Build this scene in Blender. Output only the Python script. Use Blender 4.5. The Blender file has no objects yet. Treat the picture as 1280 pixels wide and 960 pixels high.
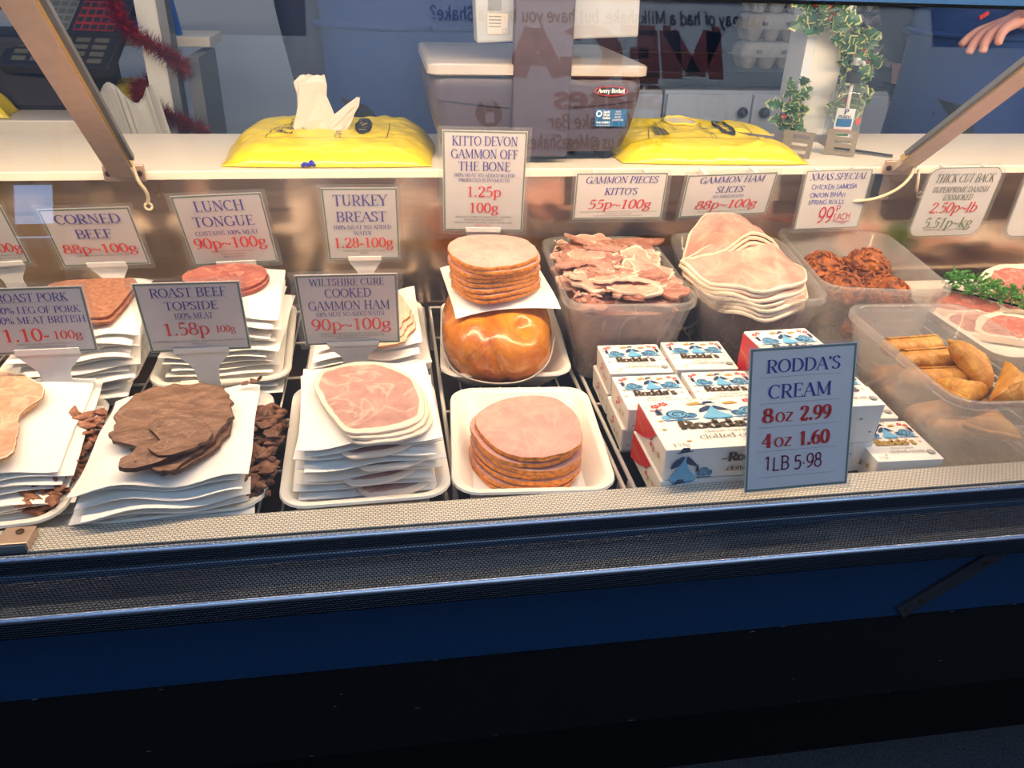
import bpy, bmesh, math, random
from math import sin, cos, pi, radians, sqrt, atan2
from mathutils import Vector, Matrix, noise
SC = bpy.context.scene
COL = SC.collection
rnd = random.Random(7)

# ------------------------------------------------------------------ camera, world, lights, exposure
CAM = bpy.data.cameras.new('camera')
CAM.sensor_width = 36.0
CAM.lens = 968.0 / 1280.0 * 36.0
CAM.clip_start = 0.02
cam = bpy.data.objects.new('camera', CAM)
COL.objects.link(cam)
cam.matrix_world = Matrix(((0.98864, 0.04636, -0.14299, 0.0),
                           (-0.14744, 0.48412, -0.86250, 0.0),
                           (0.02923, 0.87378, 0.48544, 0.5),
                           (0, 0, 0, 1)))
SC.camera = cam
SC.view_settings.view_transform = 'Standard'
SC.view_settings.look = 'None'
SC.view_settings.gamma = 1.0
SC.view_settings.use_curve_mapping = False
SC.view_settings.exposure = 0.0
SC.cycles.max_bounces = 10
SC.cycles.transparent_max_bounces = 24
SC.cycles.caustics_reflective = False
SC.cycles.caustics_refractive = False
SC.cycles.sample_clamp_indirect = 4.0

W = bpy.data.worlds.new('sky')
SC.world = W
W.use_nodes = True
wn, wl = W.node_tree.nodes, W.node_tree.links
bg = wn['Background']
tc = wn.new('ShaderNodeTexCoord'); sep = wn.new('ShaderNodeSeparateXYZ')
rmp = wn.new('ShaderNodeValToRGB')
rmp.color_ramp.elements[0].position = 0.0; rmp.color_ramp.elements[0].color = (0.15, 0.26, 0.48, 1)
rmp.color_ramp.elements[1].position = 0.6; rmp.color_ramp.elements[1].color = (0.19, 0.33, 0.62, 1)
wl.new(tc.outputs['Generated'], sep.inputs[0]); wl.new(sep.outputs[2], rmp.inputs[0]); wl.new(rmp.outputs[0], bg.inputs[0])
bg.inputs[1].default_value = 0.66

def area(name, loc, aim, sx, sy, power, color):
    l = bpy.data.lights.new(name, 'AREA'); l.shape = 'RECTANGLE'; l.size = sx; l.size_y = sy
    l.energy = power; l.color = color
    o = bpy.data.objects.new(name, l); COL.objects.link(o)
    o.location = loc
    o.rotation_euler = (Vector(aim) - Vector(loc)).to_track_quat('-Z', 'Y').to_euler()
    return o
CASE_W, KITCHEN_W, DAY_W = 32.0, 6.5, 17.0
area('kitchen_ceiling_light', (0.7, 1.95, 1.55), (0.7, 2.05, 0), 2.6, 0.5, KITCHEN_W, (0.95, 0.97, 1.0))
area('daylight_through_the_market_roof', (0.6, -0.9, 2.5), (0.6, 0.3, 0.0), 4.0, 0.8, DAY_W, (0.42, 0.66, 1.0))

# ------------------------------------------------------------------ colour and materials
def lin(c):
    return tuple(((v / 255.0) / 12.92 if v <= 10.3 else ((v / 255.0 + 0.055) / 1.055) ** 2.4) for v in c) + (1.0,)
def newmat(name):
    m = bpy.data.materials.new(name); m.use_nodes = True
    n = m.node_tree.nodes; return m, n, m.node_tree.links, n['Principled BSDF']
def setp(b, rough=0.5, metal=0.0, spec=0.5, coat=0.0):
    b.inputs['Roughness'].default_value = rough; b.inputs['Metallic'].default_value = metal
    b.inputs['Specular IOR Level'].default_value = spec; b.inputs['Coat Weight'].default_value = coat
    b.inputs['Coat Roughness'].default_value = 0.08
def coords(n, l, scale=(1, 1, 1), kind='Object'):
    t = n.new('ShaderNodeTexCoord'); mp = n.new('ShaderNodeMapping'); mp.inputs['Scale'].default_value = scale
    l.new(t.outputs[kind], mp.inputs[0]); return mp.outputs[0]
def noise_tex(n, l, vec, scale, detail=4, rough=0.55, dist=0.0):
    t = n.new('ShaderNodeTexNoise'); t.inputs['Scale'].default_value = scale; t.inputs['Detail'].default_value = detail
    t.inputs['Roughness'].default_value = rough; t.inputs['Distortion'].default_value = dist
    if vec is not None: l.new(vec, t.inputs['Vector'])
    return t.outputs['Fac']
def ramp(n, l, fac, stops, interp='LINEAR'):
    r = n.new('ShaderNodeValToRGB'); cr = r.color_ramp; cr.interpolation = interp
    while len(cr.elements) < len(stops): cr.elements.new(0.5)
    for e, (p, c) in zip(cr.elements, stops): e.position = p; e.color = c
    l.new(fac, r.inputs[0]); return r.outputs[0]
def mixc(n, l, fac, a, b):
    m = n.new('ShaderNodeMix'); m.data_type = 'RGBA'
    for sock, v in ((m.inputs[0], fac), (m.inputs[6], a), (m.inputs[7], b)):
        if hasattr(v, 'is_output'): l.new(v, sock)
        else: sock.default_value = v
    return m.outputs[2]
def bump(n, l, h, b, strength=0.3, dist=0.002):
    bp = n.new('ShaderNodeBump'); bp.inputs['Strength'].default_value = strength; bp.inputs['Distance'].default_value = dist
    l.new(h, bp.inputs['Height']); l.new(bp.outputs[0], b.inputs['Normal'])
def flat(name, rgb, rough=0.5, metal=0.0, spec=0.5, vary=0.06, scale=30, bumps=0.0, coat=0.0):
    m, n, l, b = newmat(name); setp(b, rough, metal, spec, coat)
    v = coords(n, l); f = noise_tex(n, l, v, scale, 3)
    c = lin(rgb); lo = tuple(x * (1 - vary) for x in c[:3]) + (1,); hi = tuple(min(1, x * (1 + vary)) for x in c[:3]) + (1,)
    l.new(ramp(n, l, f, [(0.3, lo), (0.7, hi)]), b.inputs['Base Color'])
    if bumps: bump(n, l, f, b, bumps)
    return m
def meat(name, base, dark, fat, fat_lo=0.9, edge=None, edge_lo=0.97, scale=40, vein=0.5, rough=0.42, grain=0.4, stretch=(1, 1, 1), wob=0.06, crack=0.0, fine=0.0):
    m, n, l, b = newmat(name); setp(b, rough, 0, 0.45)
    v = coords(n, l, stretch)
    f = noise_tex(n, l, v, scale, 6, 0.65, 0.6)
    col = ramp(n, l, f, [(0.34, lin(dark)), (0.66, lin(base))])
    f2 = noise_tex(n, l, v, scale * 0.45, 3, 0.5, 1.2)
    s = n.new('ShaderNodeMath'); s.operation = 'SUBTRACT'; s.inputs[1].default_value = 0.5; l.new(f2, s.inputs[0])
    a = n.new('ShaderNodeMath'); a.operation = 'ABSOLUTE'; l.new(s.outputs[0], a.inputs[0])
    vm = ramp(n, l, a.outputs[0], [(0.0, (vein, vein, vein, 1)), (0.022, (0, 0, 0, 1))])
    col = mixc(n, l, vm, col, lin(fat))
    if fine:
        ff = noise_tex(n, l, v, scale * 6, 4, 0.7, 0.3)
        k_ = ramp(n, l, ff, [(0.3, (1 - fine,) * 3 + (1,)), (0.7, (1, 1, 1, 1))])
        mm = n.new('ShaderNodeMix'); mm.data_type = 'RGBA'; mm.blend_type = 'MULTIPLY'; mm.inputs[0].default_value = 1.0; l.new(col, mm.inputs[6]); l.new(k_, mm.inputs[7]); col = mm.outputs[2]
    if crack:
        fc = noise_tex(n, l, v, scale * 0.8, 5, 0.6, 2.2)
        s2 = n.new('ShaderNodeMath'); s2.operation = 'SUBTRACT'; s2.inputs[1].default_value = 0.52; l.new(fc, s2.inputs[0])
        a2 = n.new('ShaderNodeMath'); a2.operation = 'ABSOLUTE'; l.new(s2.outputs[0], a2.inputs[0])
        cm = ramp(n, l, a2.outputs[0], [(0.0, (crack, crack, crack, 1)), (0.012, (0, 0, 0, 1))])
        col = mixc(n, l, cm, col, tuple(x * 0.35 for x in lin(dark)[:3]) + (1,))
    at = n.new('ShaderNodeAttribute'); at.attribute_name = 'rad'
    wn_ = n.new('ShaderNodeMath'); wn_.operation = 'MULTIPLY_ADD'; wn_.inputs[1].default_value = wob; l.new(f2, wn_.inputs[0]); l.new(at.outputs['Fac'], wn_.inputs[2])
    off = wob * 0.5
    if fat_lo < 1.2:
        rm = ramp(n, l, wn_.outputs[0], [(min(0.99, fat_lo + off - 0.015), (0, 0, 0, 1)), (min(1.0, fat_lo + off + 0.015), (1, 1, 1, 1))])
        col = mixc(n, l, rm, col, lin(fat))
    if edge:
        em = ramp(n, l, at.outputs['Fac'], [(edge_lo - 0.012, (0, 0, 0, 1)), (edge_lo + 0.006, (1, 1, 1, 1))])
        fe = noise_tex(n, l, coords(n, l), 160, 3)
        ec = ramp(n, l, fe, [(0.35, tuple(x * 0.45 for x in lin(edge)[:3]) + (1,)), (0.62, lin(edge))])
        col = mixc(n, l, em, col, ec)
    l.new(col, b.inputs['Base Color'])
    b.inputs['Subsurface Weight'].default_value = 0.0
    bump(n, l, noise_tex(n, l, v, scale * 3, 5, 0.7), b, grain, 0.0015)
    return m

M = {}
M['tray'] = flat('white_tray_plastic', (243, 236, 224), 0.32, vary=0.02)
M['paper'] = flat('greaseproof_paper', (246, 241, 233), 0.6, vary=0.02, scale=12)
M['card'] = flat('card_paper', (246, 240, 238), 0.45, vary=0.01)
M['border'] = flat('green_border_ink', (112, 130, 104), 0.5)
M['blue_ink'] = flat('blue_ink', (66, 62, 140), 0.55)
M['red_ink'] = flat('red_ink', (202, 52, 42), 0.55)
M['grey_ink'] = flat('grey_ink', (92, 92, 84), 0.55)
M['green_ink'] = flat('green_grey_ink', (118, 132, 92), 0.55)
M['pen_blue'] = flat('blue_pen', (40, 44, 170), 0.5)
M['pen_red'] = flat('red_pen', (200, 40, 62), 0.5)
M['pen_maroon'] = flat('maroon_pen', (120, 20, 60), 0.5)
M['holder'] = flat('white_holder_plastic', (232, 226, 222), 0.3, vary=0.02)
M['white_paint'] = flat('white_laminate', (226, 216, 200), 0.3, vary=0.02, scale=6)
M['wire'] = flat('white_coated_wire', (222, 212, 200), 0.35, vary=0.05)
M['black'] = flat('black_paint', (9, 9, 11), 0.75, spec=0.25)
M['gasket'] = flat('black_rubber', (22, 17, 15), 0.7)
M['navy_panel'] = flat('navy_panel_paint', (7, 48, 84), 0.55, vary=0.12, scale=140, bumps=0.15)
M['strap'] = flat('dull_strap_metal', (66, 66, 72), 0.5, 0.6)
M['asphalt'] = flat('dark_asphalt', (66, 66, 70), 0.9, vary=0.5, scale=220, bumps=0.6)
M['rail_blue'] = flat('light_blue_rail_paint', (168, 214, 240), 0.35, vary=0.03)
M['steel_dark'] = flat('dull_deck_steel', (58, 50, 46), 0.4, 0.7, vary=0.2, scale=25)
M['strut'] = flat('brushed_aluminium', (228, 210, 194), 0.42, 0.55, vary=0.06, scale=60)
M['strut_plate'] = flat('bracket_steel', (206, 178, 158), 0.4, 0.8, vary=0.08, scale=60)
M['brass'] = flat('gold_edge_strip', (216, 190, 120), 0.3, 0.8)
M['cable'] = flat('cream_cable', (226, 206, 170), 0.4)
M['screw'] = flat('dark_screw', (74, 56, 44), 0.4, 0.6)
M['yellow'] = flat('yellow_polythene', (226, 200, 30), 0.28, vary=0.05, scale=16, bumps=0.5, coat=0.3)
M['ink_black'] = flat('black_print', (26, 28, 34), 0.5)
M['tissue'] = flat('white_tissue_bag', (214, 206, 194), 0.6, vary=0.03)
M['bag_paper'] = flat('shaded_bag_paper', (176, 174, 168), 0.6, vary=0.05)  # white bag paper, greyed to carry the shade it hangs in
M['scale_body'] = flat('dark_slate_plastic', (62, 55, 70), 0.5, vary=0.05, scale=90)
M['scale_dark'] = flat('black_slate_plastic', (38, 38, 48), 0.5, vary=0.06, scale=90)
M['scale_pan'] = flat('pale_steel', (226, 214, 200), 0.3, 0.6, vary=0.03)
M['offwhite'] = flat('off_white_plastic', (186, 190, 194), 0.4, vary=0.02)
M['label_blue'] = flat('blue_sticker', (28, 92, 142), 0.4)
M['label_red'] = flat('red_sticker', (150, 44, 46), 0.4)
M['white_ink'] = flat('white_print', (240, 240, 240), 0.5)
M['kitchen_wall'] = flat('pale_grey_blue_wall_paint', (196, 204, 214), 0.55, vary=0.04, scale=4)
M['navy_wall'] = flat('navy_splashback', (30, 44, 68), 0.4, vary=0.05, scale=5)
M['cupboard'] = flat('white_cupboard_paint', (204, 210, 218), 0.45, vary=0.02)
M['worktop'] = flat('black_worktop', (26, 30, 40), 0.35, vary=0.2, scale=90)
M['head_grey'] = flat('pale_grey_plastic', (150, 154, 160), 0.4, vary=0.02)
M['edge_highlight'] = flat('edge_highlight_metal', (206, 212, 224), 0.22, 0.9, vary=0.03)  # brighter metal that stands in for highlights on the bumper edges
M['knob'] = flat('black_knob', (16, 18, 26), 0.3)
M['pulp'] = flat('grey_paper_pulp', (168, 160, 150), 0.85, vary=0.08, scale=60, bumps=0.3)
M['apron'] = flat('royal_blue_cloth', (13, 52, 112), 0.8, vary=0.07, scale=120, bumps=0.2)
M['shirt'] = flat('navy_cloth', (20, 30, 58), 0.85, vary=0.1, scale=120, bumps=0.2)
M['trouser'] = flat('black_cloth', (18, 18, 24), 0.85, vary=0.1, scale=100)
M['skin'] = flat('skin', (206, 150, 134), 0.5, vary=0.05, scale=40)
M['hair'] = flat('dark_brown_hair', (48, 34, 26), 0.6, vary=0.2, scale=120)
M['blue_board'] = flat('blue_board_plastic', (26, 96, 182), 0.45, vary=0.03)
M['grey_frame'] = flat('grey_frame_metal', (112, 118, 126), 0.45, 0.4, vary=0.05)
M['post'] = flat('white_post_paint', (214, 212, 206), 0.4, vary=0.02)
M['holly'] = flat('holly_leaf_green', (40, 84, 44), 0.4, vary=0.4, scale=70)
M['holly_edge'] = flat('holly_cream_edge', (182, 186, 112), 0.45, vary=0.1)
M['berry'] = flat('red_berry', (150, 24, 30), 0.3)
M['tinsel'] = flat('red_tinsel_foil', (160, 14, 32), 0.22, 0.75, vary=0.5, scale=300)
M['steel'] = flat('turner_steel', (74, 68, 60), 0.4, 0.7, vary=0.04)
M['pump'] = flat('black_pump_plastic', (22, 24, 28), 0.35)
M['garnish'] = flat('parsley_green', (84, 150, 64), 0.5, vary=0.45, scale=120)
M['box_white'] = flat('white_carton', (244, 238, 230), 0.42, vary=0.015)
M['box_red'] = flat('red_carton', (206, 34, 34), 0.42, vary=0.03)
M['box_gold'] = flat('gold_print', (190, 150, 70), 0.4)
M['p_sky'] = flat('light_blue_print', (112, 178, 216), 0.45)
M['p_navy'] = flat('navy_print', (42, 60, 96), 0.45)
M['p_mid'] = flat('mid_blue_print', (70, 130, 176), 0.45)
M['p_red'] = flat('red_print', (214, 62, 56), 0.45)
M['p_brown'] = flat('brown_print', (74, 58, 34), 0.45)
M['p_grey'] = flat('grey_print', (112, 116, 118), 0.45)
M['daylight_pane'] = bpy.data.materials.new('daylight_pane'); M['daylight_pane'].use_nodes = True
M['daylight_pane'].node_tree.nodes['Principled BSDF'].inputs['Emission Color'].default_value = (0.30, 0.56, 1.0, 1); M['daylight_pane'].node_tree.nodes['Principled BSDF'].inputs['Emission Strength'].default_value = 6.0
M['sign_board'] = flat('pale_blue_grey_board', (196, 204, 214), 0.6, vary=0.03, scale=3)
M['sign_dark'] = flat('charcoal_sign_letters', (22, 24, 32), 0.6)
M['sign_red'] = flat('dark_red_sign_letters', (120, 14, 22), 0.6)
M['timber'] = flat('brown_window_timber', (92, 62, 44), 0.6, vary=0.15, scale=20)
M['lamp_white'] = flat('lamp_housing', (236, 232, 224), 0.4)

def translucent_card(m, k):
    n, l = m.node_tree.nodes, m.node_tree.links; b = n['Principled BSDF']; o = n['Material Output']
    t = n.new('ShaderNodeBsdfTranslucent'); t.inputs[0].default_value = (0.9, 0.84, 0.8, 1); x = n.new('ShaderNodeMixShader'); x.inputs[0].default_value = k
    l.new(b.outputs[0], x.inputs[1]); l.new(t.outputs[0], x.inputs[2]); l.new(x.outputs[0], o.inputs[0])
translucent_card(M['card'], 0.2); translucent_card(M['tissue'], 0.3)
# meats
M['ham_round'] = meat('ham_pink', (222, 174, 160), (202, 146, 136), (240, 200, 182), 1.3, (238, 146, 48), 0.958, 22, 0.28, 0.4, 0.25, fine=0.08)
M['ham_wilts'] = meat('ham_rose', (204, 162, 149), (180, 130, 119), (246, 222, 198), 0.87, None, 1, 30, 0.42, 0.42, 0.4, wob=0.16, crack=0.25, fine=0.12)
M['ham_fat'] = meat('gammon_slice', (206, 166, 147), (178, 126, 110), (242, 220, 194), 0.93, None, 1, 20, 0.2, 0.42, 0.3, wob=0.12, crack=0.15, fine=0.08)
M['ham_pale'] = meat('gammon_piece_pale', (218, 172, 150), (190, 134, 118), (234, 202, 178), 0.985, None, 1, 30, 0.35, 0.42, 0.6, wob=0.3, crack=0.2, fine=0.1)
M['ham_mix'] = meat('gammon_trimmings', (236, 188, 164), (146, 78, 68), (248, 220, 196), 1.3, None, 1, 24, 0.9, 0.45, 1.0, crack=0.6, fine=0.25)
M['ham_deep'] = meat('gammon_piece_deep', (194, 138, 118), (146, 88, 76), (232, 190, 166), 1.3, None, 1, 36, 0.4, 0.42, 0.9, crack=0.4, fine=0.2)
M['ham_piece'] = meat('gammon_piece', (208, 162, 142), (172, 114, 100), (238, 196, 172), 1.3, None, 1, 40, 0.3, 0.45, 0.9, crack=0.35, fine=0.18)
M['beef'] = meat('roast_beef_brown', (164, 126, 102), (116, 82, 64), (206, 166, 134), 1.3, (92, 58, 40), 0.95, 40, 0.4, 0.5, 1.0, stretch=(1, 1.8, 1), crack=0.7, fine=0.3)
M['beef_shred'] = meat('beef_shreds', (156, 106, 78), (84, 52, 40), (182, 138, 106), 1.3, None, 1, 90, 0.3, 0.5, 1.0, fine=0.4)
M['pork'] = meat('roast_pork_pale', (226, 184, 154), (200, 146, 116), (246, 226, 200), 0.93, (196, 140, 100), 0.975, 30, 0.4, 0.5, 0.7, crack=0.4, fine=0.12)
M['pork_shred'] = meat('pork_shreds', (200, 138, 104), (128, 74, 54), (236, 192, 156), 1.3, None, 1, 80, 0.4, 0.5, 1.0, fine=0.4)
M['corned'] = meat('corned_beef', (208, 148, 112), (152, 88, 64), (226, 178, 142), 1.3, (140, 76, 54), 0.98, 170, 0.3, 0.55, 1.0, fine=0.3)
M['tongue'] = meat('lunch_tongue', (188, 116, 100), (152, 78, 68), (232, 176, 150), 1.3, (150, 66, 52), 0.97, 44, 0.6, 0.38, 0.3)
M['turkey'] = meat('turkey_breast', (246, 214, 184), (234, 190, 156), (250, 226, 200), 1.3, (206, 140, 84), 0.97, 26, 0.3, 0.45, 0.4)
M['bacon'] = meat('raw_gammon', (200, 124, 110), (172, 90, 82), (250, 224, 200), 0.9, None, 1, 34, 0.3, 0.36, 0.3, wob=0.4)
M['joint'] = meat('glazed_gammon', (238, 154, 42), (188, 92, 24), (246, 180, 80), 1.3, None, 1, 20, 0.25, 0.22, 0.9, crack=0.25, fine=0.25)
M['joint'].node_tree.nodes['Principled BSDF'].inputs['Coat Weight'].default_value = 0.6; M['joint'].node_tree.nodes['Principled BSDF'].inputs['Coat Roughness'].default_value = 0.16
M['bhaji'] = meat('onion_bhaji', (214, 118, 36), (92, 40, 20), (222, 146, 56), 1.3, None, 1, 60, 0.4, 0.55, 1.0, crack=0.5, fine=0.45)
M['pastry'] = meat('fried_pastry', (222, 166, 78), (176, 108, 36), (240, 206, 130), 1.3, (156, 84, 28), 0.97, 36, 0.3, 0.4, 0.9, fine=0.25)

def brushed(name, rgb, rough, kx=1.0):
    m, n, l, b = newmat(name); setp(b, rough, 0.94)
    v = coords(n, l, (3, 60, 160)); f = noise_tex(n, l, v, 6, 4)
    c = lin(rgb); l.new(ramp(n, l, f, [(0.3, tuple(x * .86 for x in c[:3]) + (1,)), (0.7, c)]), b.inputs['Base Color'])
    bump(n, l, noise_tex(n, l, coords(n, l), 9, 2), b, 0.12, 0.01)
    return m
M['back_steel'] = brushed('brushed_stainless', (228, 202, 178), 0.18)

def patterned(name, rgb, sx, sy, rough=0.3, dark=0.35, metal=0.85):
    m, n, l, b = newmat(name); setp(b, rough, metal)
    t = n.new('ShaderNodeTexCoord'); mp = n.new('ShaderNodeMapping'); l.new(t.outputs['UV'], mp.inputs[0])
    br = n.new('ShaderNodeTexBrick'); br.offset = 0.5; br.inputs['Scale'].default_value = 1.0
    br.inputs['Brick Width'].default_value = sx; br.inputs['Row Height'].default_value = sy
    br.inputs['Mortar Size'].default_value = sy * 0.22; br.inputs['Mortar Smooth'].default_value = 0.6
    c = lin(rgb); br.inputs['Color1'].default_value = c; br.inputs['Color2'].default_value = tuple(x * .93 for x in c[:3]) + (1,)
    br.inputs['Mortar'].default_value = tuple(x * dark for x in c[:3]) + (1,)
    l.new(mp.outputs[0], br.inputs['Vector']); l.new(br.outputs['Color'], b.inputs['Base Color'])
    iv = n.new('ShaderNodeMath'); iv.operation = 'SUBTRACT'; iv.inputs[0].default_value = 1.0; l.new(br.outputs['Fac'], iv.inputs[1])
    bump(n, l, iv.outputs[0], b, 0.6, 0.0012)
    return m
M['trim'] = patterned('diamond_pattern_aluminium', (250, 242, 226), 0.0046, 0.0029, 0.34, 0.3, 0.35)
M['bumper'] = patterned('diamond_pattern_shaded_aluminium', (92, 98, 108), 0.0040, 0.0026, 0.26, 0.3, 1.0)  # same metal as the trim, its shade put into a darker colour

def clear(name, tint, gloss_rough, ior=1.45, haze=0.0, hazecol=(1, 1, 1, 1), cap=None):
    m = bpy.data.materials.new(name); m.use_nodes = True
    n, l = m.node_tree.nodes, m.node_tree.links; n.clear()
    out = n.new('ShaderNodeOutputMaterial'); tr = n.new('ShaderNodeBsdfTransparent'); tr.inputs[0].default_value = tint
    gl = n.new('ShaderNodeBsdfGlossy'); gl.inputs['Roughness'].default_value = gloss_rough
    geo = n.new('ShaderNodeNewGeometry'); mi = n.new('ShaderNodeMix'); mi.inputs[2].default_value = ior; mi.inputs[3].default_value = 1 / ior
    l.new(geo.outputs['Backfacing'], mi.inputs[0]); fr = n.new('ShaderNodeFresnel'); l.new(mi.outputs[0], fr.inputs[0])
    body = tr.outputs[0]
    if haze > 0:
        df = n.new('ShaderNodeBsdfDiffuse'); df.inputs[0].default_value = hazecol
        tl = n.new('ShaderNodeBsdfTranslucent'); tl.inputs[0].default_value = hazecol
        a = n.new('ShaderNodeMixShader'); a.inputs[0].default_value = 0.45; l.new(df.outputs[0], a.inputs[1]); l.new(tl.outputs[0], a.inputs[2])
        h = n.new('ShaderNodeMixShader'); l.new(body, h.inputs[1]); l.new(a.outputs[0], h.inputs[2])
        f = noise_tex(n, l, coords(n, l), 14, 3)
        r = ramp(n, l, f, [(0.3, (haze * .85,) * 3 + (1,)), (0.7, (min(1, haze * 1.15),) * 3 + (1,))])
        l.new(r, h.inputs[0]); body = h.outputs[0]
    ms = n.new('ShaderNodeMixShader'); l.new(fr.outputs[0], ms.inputs[0]); l.new(body, ms.inputs[1]); l.new(gl.outputs[0], ms.inputs[2])
    l.new(ms.outputs[0], out.inputs[0]); return m
M['glass'] = clear('front_glass', (0.985, 0.99, 0.985, 1), 0.0, 1.5)
M['tub'] = clear('frosted_tub_plastic', (0.95, 0.93, 0.91, 1), 0.18, 1.4, 0.24, (0.86, 0.82, 0.78, 1))
M['bottle'] = clear('clear_bottle_plastic', (0.95, 0.97, 0.98, 1), 0.06, 1.4, 0.05, (0.9, 0.92, 0.95, 1))
M['gel'] = clear('clear_gel', (0.93, 0.96, 0.97, 1), 0.05, 1.3, 0.06, (0.9, 0.92, 0.95, 1))
M['film'] = clear('clear_laminate', (0.97, 0.97, 0.97, 1), 0.12, 1.3, 0.08, (0.9, 0.9, 0.88, 1))

# ------------------------------------------------------------------ mesh builder
class MB:
    def __init__(s): s.v = []; s.f = []; s.m = []; s.rad = {}; s.uv = {}
    def vert(s, p, rad=None):
        s.v.append(tuple(p))
        if rad is not None: s.rad[len(s.v) - 1] = rad
        return len(s.v) - 1
    def face(s, idx, mi=0): s.f.append(tuple(idx)); s.m.append(mi)
    def quad(s, a, b, c, d, mi=0):
        i = [s.vert(p) for p in (a, b, c, d)]; s.face(i, mi)
    def box(s, c, d, mi=0, rot=None):
        x, y, z = [k / 2 for k in d]; c = Vector(c); ids = []
        for sx, sy, sz in ((-1,-1,-1),(1,-1,-1),(1,1,-1),(-1,1,-1),(-1,-1,1),(1,-1,1),(1,1,1),(-1,1,1)):
            p = Vector((sx * x, sy * y, sz * z))
            if rot is not None: p = rot @ p
            ids.append(s.vert(c + p))
        for q in ((0,3,2,1),(4,5,6,7),(0,1,5,4),(1,2,6,5),(2,3,7,6),(3,0,4,7)): s.face([ids[k] for k in q], mi)
    def tube(s, pts, r, n=8, mi=0, cap=True):
        pts = [Vector(p) for p in pts]; rings = []; rr = r if isinstance(r, (list, tuple)) else [r] * len(pts)
        t0 = (pts[1] - pts[0]).normalized(); u = t0.orthogonal().normalized()
        for i, p in enumerate(pts):
            t = ((pts[min(i + 1, len(pts) - 1)] - pts[max(i - 1, 0)])).normalized()
            u = (u - t * u.dot(t)).normalized(); w = t.cross(u)
            rings.append([s.vert(p + (u * cos(2 * pi * k / n) + w * sin(2 * pi * k / n)) * rr[i]) for k in range(n)])
        for a, b in zip(rings, rings[1:]):
            for k in range(n): s.face((a[k], a[(k + 1) % n], b[(k + 1) % n], b[k]), mi)
        if cap: s.face(rings[0][::-1], mi); s.face(rings[-1], mi)
    def loft(s, loops, mi=0, cap0=True, cap1=True, closed=True):
        R = [[s.vert(p) for p in lp] for lp in loops]; n = len(R[0])
        for a, b in zip(R, R[1:]):
            for k in range(n if closed else n - 1): s.face((a[k], a[(k + 1) % n], b[(k + 1) % n], b[k]), mi)
        if cap0: s.face(R[0][::-1], mi)
        if cap1: s.face(R[-1], mi)
        return R
    def lathe(s, prof, c=(0, 0, 0), n=24, mi=0, sx=1, sy=1, cap0=True, cap1=True):
        s.loft([[(c[0] + r * sx * cos(2 * pi * k / n), c[1] + r * sy * sin(2 * pi * k / n), c[2] + z) for k in range(n)] for r, z in prof], mi, cap0, cap1)
    def prism(s, poly, fn, t0, t1, mi=0):       # fn(u, v, t) -> 3D
        a = [s.vert(fn(u, v, t0)) for u, v in poly]; b = [s.vert(fn(u, v, t1)) for u, v in poly]; n = len(poly)
        for k in range(n): s.face((a[k], a[(k + 1) % n], b[(k + 1) % n], b[k]), mi)
        s.face(a[::-1], mi); s.face(b, mi)
    def grid(s, fn, nu, nv, mi=0):
        g = [[s.vert(fn(i / nu, j / nv)) for j in range(nv + 1)] for i in range(nu + 1)]
        for i in range(nu):
            for j in range(nv): s.face((g[i][j], g[i + 1][j], g[i + 1][j + 1], g[i][j + 1]), mi)
        return g
    def ico(s, c, r, sub=2, fn=None, mi=0, sc=(1, 1, 1)):
        bm = bmesh.new(); bmesh.ops.create_icosphere(bm, subdivisions=sub, radius=1.0); base = len(s.v)
        for v in bm.verts:
            p = v.co.copy()
            if fn: p = p * fn(p)
            s.vert((c[0] + p.x * r * sc[0], c[1] + p.y * r * sc[1], c[2] + p.z * r * sc[2]))
        for f in bm.faces: s.face([base + v.index for v in f.verts], mi)
        bm.free()
    def build(s, name, mats, parent=None, smooth=False, loc=None, rot=None, bevel=0.0, props=None, sub=0, angle=None, fixn=True):
        me = bpy.data.meshes.new(name); me.from_pydata(s.v, [], s.f)
        for m in (mats if isinstance(mats, (list, tuple)) else [mats]): me.materials.append(M[m] if isinstance(m, str) else m)
        me.polygons.foreach_set('material_index', s.m)
        if s.rad:
            at = me.attributes.new('rad', 'FLOAT', 'POINT'); arr = [s.rad.get(i, 0.0) for i in range(len(s.v))]; at.data.foreach_set('value', arr)
        if s.uv:
            ul = me.uv_layers.new(name='UVMap')
            for lp in me.loops: ul.data[lp.index].uv = s.uv.get(lp.vertex_index, (0, 0))
        if fixn:
            bm = bmesh.new(); bm.from_mesh(me); bmesh.ops.recalc_face_normals(bm, faces=bm.faces); bm.to_mesh(me); bm.free()
        if smooth:
            me.polygons.foreach_set('use_smooth', [True] * len(me.polygons))
            if angle is not None: me.set_sharp_from_angle(angle=radians(angle))
        me.update()
        o = bpy.data.objects.new(name, me); COL.objects.link(o)
        if parent is not None: o.parent = parent
        if loc is not None: o.location = loc
        if rot is not None: o.rotation_euler = rot
        if bevel:
            b = o.modifiers.new('bevel', 'BEVEL'); b.width = bevel; b.segments = 2; b.limit_method = 'ANGLE'; b.angle_limit = radians(35)
        if sub:
            b = o.modifiers.new('subd', 'SUBSURF'); b.levels = sub; b.render_levels = sub
        if props: tag(o, *props)
        return o
def tag(o, label=None, cat=None, group=None, kind=None):
    if label: o['label'] = label
    if cat: o['category'] = cat
    if group: o['group'] = group
    if kind: o['kind'] = kind
    return o
def thing(name, label, cat, loc=(0, 0, 0), rot=(0, 0, 0), group=None):
    o = bpy.data.objects.new(name, None); COL.objects.link(o); o.location = loc; o.rotation_euler = rot; o.empty_display_size = 0.02
    return tag(o, label, cat, group)
def struct(o): o['kind'] = 'structure'; return o
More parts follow.
